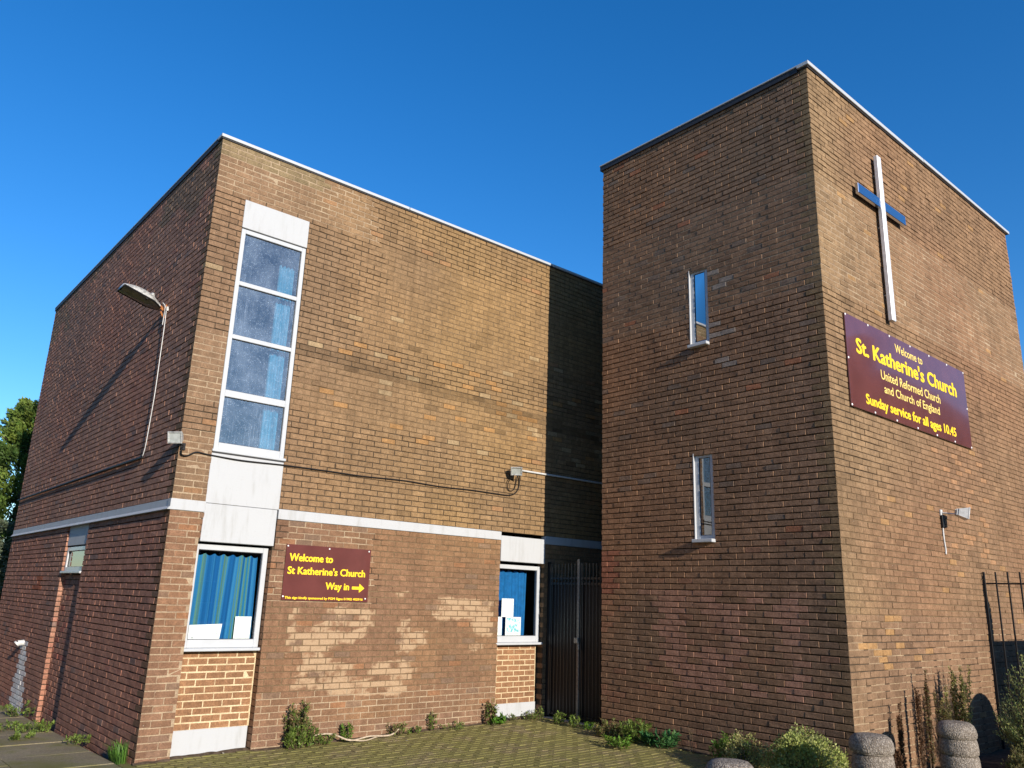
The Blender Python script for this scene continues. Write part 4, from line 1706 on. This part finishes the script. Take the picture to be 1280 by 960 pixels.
def stem_plant(name, x, y, h, spread, label, nst=8, lsz=.03, cols=((.10, .16, .03),), z=None, nl=16, stemc='wood', lw=.45, droop=.2, group=None, cat='plant', lean=.35, top_only=0.0, y_push=0.0, scat=None, dens=2.2):
    scat = scat or .018 + .05 * spread
    nl = int(nl * dens)
    z = ground_z(x, y) if z is None else z
    t = thing(name, (x, y, z), label, cat, group)
    st, lf = MB(), MB()
    for i in range(nst):
        a = rng.uniform(0, 2 * math.pi)
        r0 = spread * rng.random() ** .5 * .5
        b = Vector((x + r0 * math.cos(a), y + r0 * math.sin(a) * .8, z))
        hh = h * rng.uniform(.55, 1.05)
        tip = b + Vector((math.cos(a) * spread * lean * rng.random(), math.sin(a) * spread * lean * rng.random() - y_push, hh))
        mid = b.lerp(tip, .5) + rv() * spread * .08
        pts = spl([b, mid, tip], 4)
        st.tube(pts, [max(.0012, .0030 * (1 - k / (len(pts) + 1))) * (1 + h) for k in range(len(pts))], 4, False)
        for k in range(nl):
            tt = top_only + (1 - top_only) * rng.random() ** .8
            ip = tt * (len(pts) - 1)
            p = Vector(pts[int(ip)]).lerp(Vector(pts[min(len(pts) - 1, int(ip) + 1)]), ip % 1) + rv() * scat * (1.15 - .75 * tt)
            if p.z < z:
                p.z = z + .01
            d = rv()
            d.z = abs(d.z) * .8 + .15 - droop * rng.random()
            c = jc(rng.choice(cols))
            leaf(lf, p, d, Vector((0, 0, 1)) + rv() * .7, lsz * rng.uniform(.6, 1.25), lsz * lw * rng.uniform(.7, 1.2), c)
    build('stem', st, M[stemc], t)
    build('foliage', lf, M['leaf'], t, toned=True)
    return t


G1, G2, G3 = (.13, .20, .035), (.18, .235, .06), (.09, .145, .03)
DRY, RED = (.22, .165, .085), (.19, .10, .055)
stem_plant('weed', 1.78, -.10, .50, .22, 'bushy upright weed against the hall wall under the small sign', 24, .045, (G1, G2, G3, DRY, DRY), nl=30)
stem_plant('weed', 1.80, -.14, .26, .30, 'low leafy weed growing at the foot of the bushy upright weed', 14, .05, (G1, G2), nl=22)
stem_plant('weed', 2.10, -.10, .14, .30, 'flat spreading weed between the bushy weed and the bare vine', 10, .045, (G1, G2), nl=14)
stem_plant('weed', 2.47, -.09, .20, .12, 'single bright green sprig beside the bare vine', 7, .04, ((.12, .22, .03),), nl=20)
stem_plant('weed', 3.14, -.10, .16, .26, 'olive tuft of weed at the end of the bare vine', 10, .035, (G2, DRY), nl=16)
stem_plant('weed', 3.40, -.10, .10, .25, 'low creeping weed right of the bare vine tip', 9, .035, (G1, G2), nl=12)
stem_plant('weed', 3.78, -.08, .24, .10, 'thin upright sprig halfway along the hall wall', 5, .04, (G1,), nl=16)
stem_plant('weed', 4.05, -.10, .09, .35, 'flat weed patch left of the recessed window by the gate', 10, .03, (G1, G2), nl=12)
stem_plant('weed', 4.72, -.16, .30, .16, 'dark leaved weed in front of the last brick pier', 8, .055, (G1, RED, G3), nl=16)
stem_plant('weed', 4.80, -.24, .10, .16, 'broad green leaves at the foot of the last brick pier', 7, .09, ((.12, .26, .03),), nl=6)
stem_plant('weed', 5.45, -.05, .10, .45, 'low weeds along the white plinth near the gate', 14, .04, (G2, G1, DRY), nl=12)
stem_plant('weed', 5.66, -.22, .18, .10, 'pale sprig at the near end of the gate threshold', 4, .035, (G2,), nl=14)
stem_plant('weed', 5.62, -.62, .14, .16, 'leafy weed in the middle of the gate threshold', 8, .05, (G1, G2), nl=14)
stem_plant('weed', 5.60, -.95, .15, .14, 'green weed below the meeting posts of the gate', 7, .045, (G1, G2), nl=14)
stem_plant('weed', 5.58, -1.25, .10, .10, 'small green weed by the tower end of the threshold', 6, .04, ((.13, .24, .03),), nl=12)
stem_plant('weed', 5.48, -1.75, .20, .36, 'straw coloured weed clump at the far tower foot', 24, .04, (DRY, (.22, .2, .09), G2), nl=26)
stem_plant('weed', 5.46, -2.18, .24, .32, 'green weed clump in the middle of the tower foot', 22, .05, (G1, G2), nl=24)
stem_plant('weed', 5.44, -2.62, .17, .34, 'broad leaved dark green weed at the tower foot', 18, .085, ((.05, .15, .05), (.07, .17, .05)), nl=10)
stem_plant('weed', 5.05, -2.35, .10, .35, 'bright weed growing out in the block paving near the tower', 12, .06, ((.12, .25, .03), G1), nl=12)
stem_plant('weed', 5.46, -3.05, .30, .06, 'dry bare stalks standing at the tower foot', 3, .02, (DRY,), nl=6)
stem_plant('weed', 5.44, -3.50, .42, .06, 'pale dry seed stalk rising left of the rounded bush', 3, .02, ((.32, .22, .15),), nl=6)
stem_plant('weed', 5.30, -3.75, .30, .42, 'bright green seedling bush left of the rounded bush', 24, .045, ((.11, .23, .03), G1), nl=26)
# grass tuft and weeds on the side path
t = thing('grass_tuft', (-.07, .30, -.06), 'long green grass tuft at the near corner of the side wall', 'plant')
mb = MB()
for i in range(130):
    a = rng.uniform(0, 2 * math.pi)
    b = Vector((-.08 + .05 * math.cos(a), .30 + .14 * rng.uniform(-1, 1), -.06))
    h = rng.uniform(.10, .27)
    o_ = Vector((math.cos(a) - .5, math.sin(a), 0)) * h * rng.uniform(.1, .6)
    w_ = Vector((-math.sin(a), math.cos(a), 0)) * .005
    m_, tp = b + o_ * .35 + Vector((0, 0, h * .65)), b + o_ + Vector((0, 0, h * .85))
    mb.cur = jc((.10, .21, .035))
    mb.add([tuple(b - w_), tuple(b + w_), tuple(m_ + w_ * .8), tuple(m_ - w_ * .8), tuple(tp)], [(0, 1, 2, 3), (3, 2, 4)])
build('blades', mb, M['leaf'], t, toned=True)
for (x, y, h, s_, n_, lb) in ((-.10, 4.95, .16, .5, 22, 'green weeds at the wall below the lime streak'), (-.55, 3.3, .10, .35, 14, 'small weed in a joint of the concrete path'),
                              (-.30, 3.0, .12, .30, 14, 'weed tuft on the path near the recessed slot'), (-.12, 1.75, .10, .25, 10, 'tiny weed at the wall midway along the path'),
                              (-.62, 2.5, .07, .3, 9, 'flat weed on the open concrete slabs')):
    stem_plant('weed', x, y, h, s_, lb, n_, .045, (G1, G2), nl=12)
# bare vine
mb = MB()
mb.tube(spl([(2.02, -.06, .10), (2.25, -.10, .10), (2.45, -.22, .03), (2.75, -.16, .045), (3.05, -.16, .035), (3.25, -.08, .09)]), .011, 6)
mb.tube(spl([(2.35, -.17, .05), (2.6, -.26, .02), (2.85, -.20, .04)]), .008, 6)
tag(build('vine_stem', mb, M['drystem'], None, True, loc=(2.02, -.06, .1)), 'bare pale vine stem lying along the foot of the hall wall', 'vine')


def bush(name, centre, rad, label, nclump, nleaf, lsz, cols, up_bias=.3, lw=.5, cat='bush', clump_r=.12):
    z0 = ground_z(centre[0], centre[1])
    t = thing(name, (centre[0], centre[1], z0), label, cat)
    lf, st = MB(), MB()
    for k in range(nclump):
        v = rv().normalized()
        v.z = abs(v.z) * 1.1 - .12
        rr = rng.uniform(.55, 1.0) * (1 + .28 * mnoise.noise(v * 2.2 + Vector(centre)))
        c = Vector(centre) + Vector((v.x * rad[0], v.y * rad[1], v.z * rad[2])) * rr
        if c.z < z0:
            continue
        if k % 3 == 0:
            st.tube([(centre[0] + v.x * .05, centre[1] + v.y * .05, z0), tuple(Vector((centre[0], centre[1], z0)).lerp(c, .5) + rv() * .03), tuple(c)], [.009, .006, .003], 4, False)
        base = rng.choice(cols)
        base = mul(base, rng.uniform(.75, 1.2))
        for j in range(nleaf):
            p = c + rv() * clump_r
            if p.z < z0:
                continue
            d = (p - Vector(centre)).normalized() * .6 + rv() * .8 + Vector((0, 0, up_bias))
            leaf(lf, p, d, rv() + v, lsz * rng.uniform(.6, 1.3), lsz * lw * rng.uniform(.8, 1.2), jc(base, .14))
    build('stem', st, M['wood'], t)
    build('foliage', lf, M['leaf'], t, toned=True)
    return t


bush('shrub', (4.98, -4.82, .20), (.36, .44, .35), 'rounded pale green bush at the tower corner', 300, 34, .027, ((.30, .33, .09), (.24, .28, .075), (.38, .39, .15)), .3, .62, clump_r=.075)
bush('shrub', (5.12, -4.02, .12), (.24, .26, .30), 'small yellowish bush left of the rounded pale bush', 90, 30, .025, ((.28, .29, .09), (.33, .31, .13)), .3, .6, clump_r=.065)
for i, (bx, by, bz, rx, rz, lb) in enumerate(((7.86, -6.18, .42, .50, 1.0, 'tall feathery grey green bush at the right edge by the railing'),
                                             (7.20, -6.12, .20, .22, .30, 'low brownish feathery bush between bollard and tall bush'))):
    t = thing('shrub', (bx, by, ground_z(bx, by)), lb, 'bush')
    st, lf = MB(), MB()
    for k in range(260 if i == 0 else 90):
        a = rng.uniform(0, 2 * math.pi)
        r_ = rng.random() ** .5
        bp = Vector((bx + rx * .3 * r_ * math.cos(a), by + rx * .3 * r_ * math.sin(a), .02))
        hgt = rz * 1.55 * (1 - .55 * r_ ** 1.5) * rng.uniform(.55, 1.0)
        tp = Vector((bx + rx * 1.1 * r_ * math.cos(a), by + rx * 1.1 * r_ * math.sin(a), .03 + hgt))
        pts = spl([bp, bp.lerp(tp, .55) + Vector((0, 0, .05)), tp], 5)
        st.tube(pts, [.005 * (1 - .8 * q / len(pts)) for q in range(len(pts))], 3, False)
        base = rng.choice(((.29, .33, .12), (.34, .37, .16), (.23, .28, .09)) if i == 0 else ((.17, .15, .06), (.20, .17, .07), (.13, .15, .04)))
        for q in range(70):
            tt = .25 + .75 * rng.random()
            ip = tt * (len(pts) - 1)
            p = Vector(pts[int(ip)]).lerp(Vector(pts[min(len(pts) - 1, int(ip) + 1)]), ip % 1) + rv() * .03
            d = rv() * .8 + (tp - bp).normalized() * .9
            leaf(lf, p, d, rv(), .030 * rng.uniform(.7, 1.4), .009, jc(base, .2))
    build('stem', st, M['wood'], t)
    build('foliage', lf, M['leaf'], t, toned=True)

# tall dry weeds in front of the tower wall
for (x, y, h, w_, n_, cols, lb, sc) in (
        (6.42, -5.16, .98, .05, 4, (RED, (.12, .06, .035), (.22, .13, .07)), 'lone tall dark seed spike against the sunlit tower wall', .020),
        (6.86, -5.18, .86, .05, 4, (RED, (.13, .07, .04)), 'dark brown seed spikes left of the greenish tall weed', .020),
        (7.06, -5.20, 1.12, .07, 5, (RED, (.20, .12, .07), (.17, .15, .06)), 'tall reddish seed spikes behind the bollard', .022),
        (7.30, -5.26, .80, .16, 8, (DRY, (.26, .20, .09), (.19, .20, .06)), 'straw and green weed between the dark spikes and the tall green one', .035),
        (7.74, -5.28, 1.13, .22, 14, ((.30, .29, .10), (.25, .26, .08), (.34, .30, .14)), 'tall yellow green weed behind the bollard', .045),
        (8.10, -5.20, .80, .05, 3, (RED, (.20, .12, .07)), 'thin reddish spike right of the tall yellow green weed', .020),
        (5.98, -5.30, .44, .22, 8, (RED, (.13, .07, .045)), 'short dark weeds behind the bollard at the tower corner', .022)):
    stem_plant('tall_weed', x, y, h, w_, lb, n_, .030, cols, nl=300, lean=.30, top_only=.08, z=.03, lw=.6, scat=sc, dens=1)

# ------------------------------------------------------------------ trees
def tree(x, y, z, h, rad, label, cols, nb=240, nl=90, lsz=.10, shape='cone', seed=1):
    t = thing('conifer_tree' if shape == 'cone' else 'garden_tree', (x, y, z), label, 'tree')
    tk = MB()
    th = h if shape == 'cone' else h * .72
    tk.tube([(x, y, z), (x + .05, y, z + th * .4), (x - .03, y + .04, z + th * .75), (x, y, z + th * .97)], [.17, .13, .07, .015], 10)
    for k in range(14):
        a = k * 2.4
        zz = z + th * (.15 + .055 * k)
        tk.tube([(x, y, zz), (x + math.cos(a) * rad * .4, y + math.sin(a) * rad * .4, zz + .25)], [.04, .012], 5, False)
    build('trunk', tk, M['wood'], t)
    lf = MB()
    for k in range(nb):
        a = rng.uniform(0, 2 * math.pi)
        f = rng.random()
        if shape == 'cone':
            rr = rad * (1 - f) ** .62 * rng.uniform(.5, 1.05) * (1 + .25 * mnoise.noise(Vector((math.cos(a) * 2, math.sin(a) * 2, f * 6 + seed))))
            zz = z + h * (.06 + .93 * f)
        else:
            ph = math.acos(1 - 2 * f)
            rr = rad * math.sin(ph) * rng.uniform(.5, 1.05)
            zz = z + h * .62 - rad * math.cos(ph) * 1.1
        c = Vector((x + rr * math.cos(a), y + rr * math.sin(a), zz))
        out = Vector((math.cos(a), math.sin(a), .75 if shape == 'cone' else .2)).normalized()
        base = mul(rng.choice(cols), rng.uniform(.7, 1.25))
        cr_ = .32 if shape == 'cone' else .35
        for j in range(nl):
            s_ = rng.random()
            p = c + out * (s_ - .4) * cr_ * 1.7 + rv() * cr_ * (.75 - .55 * s_)
            leaf(lf, p, out * .8 + rv() * .7, rv(), lsz * rng.uniform(.6, 1.3), lsz * .40, jc(base, .16))
    build('crown', lf, M['leaf'], t, toned=True)


tree(1.0, 15.2, -.3, 6.75, 2.2, 'tall green conifer behind the far end of the hall', ((.12, .19, .04), (.17, .235, .05), (.08, .14, .035)), 430, 130, .13, 'cone', 3)
tree(.1, 13.0, -.4, 3.6, 1.1, 'grey green leafy tree in front of the tall conifer', ((.16, .18, .12), (.12, .15, .09)), 120, 80, .10, 'round', 8)
tree(17.0, -4.05, -.2, 7.4, 1.5, 'dark tree showing past the right side of the tower', ((.05, .07, .05), (.07, .09, .05)), 150, 70, .13, 'round', 5)

# ------------------------------------------------------------------ houses for reflections, and more added out of view to block low sky
M['render'] = plain_mat('house_brick', (.24, .13, .09), .9, .2, 0, .2, 3)
M['tiles'] = plain_mat('roof_tiles', (.13, .07, .05), .9, .2, 0, .3, 6)
for i, (hx, hy, hw, hd, he, hr_, lb) in enumerate(((30, -15, 9, 8, 7.4, 11.4, 'brick house with gabled roof straight across the street'), (41, -18.5, 10, 8, 8.4, 12.6, 'brick house with gabled roof further along the street'),
                                                   (4, -44, 14, 8, 5.6, 8.2, 'long brick terrace house facing the church hall'), (-14, -45, 13, 8, 5.8, 8.6, 'unseen brick house left of the long terrace, added to block low sky'),
                                                   (21, -46, 14, 8, 5.6, 8.4, 'unseen brick house between the long terrace and the gabled house, added to block low sky'), (-17, -3, 9, 12, 6.4, 9.4, 'unseen brick house opposite the side path, nearer the street, added to block low sky'),
                                                   (-17, 11, 9, 13, 6.6, 9.8, 'unseen brick house opposite the far end of the side path, added to block low sky'))):
    t = thing('brick_house', (hx, hy, -.3), lb, 'house')
    mb = MB()
    mb.box(hx - hw / 2, hx + hw / 2, hy - hd / 2, hy + hd / 2, -.5, he)
    mb.add([(hx - hw / 2, hy - hd / 2, he), (hx - hw / 2, hy + hd / 2, he), (hx - hw / 2, hy, hr_ - .05), (hx + hw / 2, hy - hd / 2, he), (hx + hw / 2, hy + hd / 2, he), (hx + hw / 2, hy, hr_ - .05)], [(0, 1, 2), (3, 4, 5)])
    build('wall', mb, M['render'], t)
    mb = MB()
    for sgn in (-1, 1):
        ye, zz = hy + sgn * (hd / 2 + .35), he - .25
        mb.add([(hx - hw / 2 - .3, ye, zz), (hx + hw / 2 + .3, ye, zz), (hx + hw / 2 + .3, hy, hr_ + .05), (hx - hw / 2 - .3, hy, hr_ + .05),
                (hx - hw / 2 - .3, ye, zz - .12), (hx + hw / 2 + .3, ye, zz - .12), (hx + hw / 2 + .3, hy, hr_ - .07), (hx - hw / 2 - .3, hy, hr_ - .07)],
               [(0, 1, 2, 3), (4, 5, 6, 7), (0, 1, 5, 4), (0, 3, 7, 4), (1, 2, 6, 5)])
    rf = build('roof', mb, M['tiles'], t)
    mb = MB()
    mb.box(hx - hw * .3, hx - hw * .3 + .9, hy - .35, hy + .35, hr_ - .8, hr_ + 1.1)
    build('chimney', mb, M['render'], rf)
    for fl in (0, 1):
        for k in range(3):
            xx = hx - hw / 2 + hw * (k + .5) / 3
            mb = MB()
            mb.box(xx - .65, xx + .65, hy + hd / 2 - .02, hy + hd / 2 + .05, .9 + fl * 2.8, 2.2 + fl * 2.8)
            wf = build('window', mb, M['upvc'], t)
            mb = MB()
            mb.box(xx - .57, xx + .57, hy + hd / 2 + .051, hy + hd / 2 + .056, .98 + fl * 2.8, 2.12 + fl * 2.8)
            build('pane', mb, M['near_black'], wf)
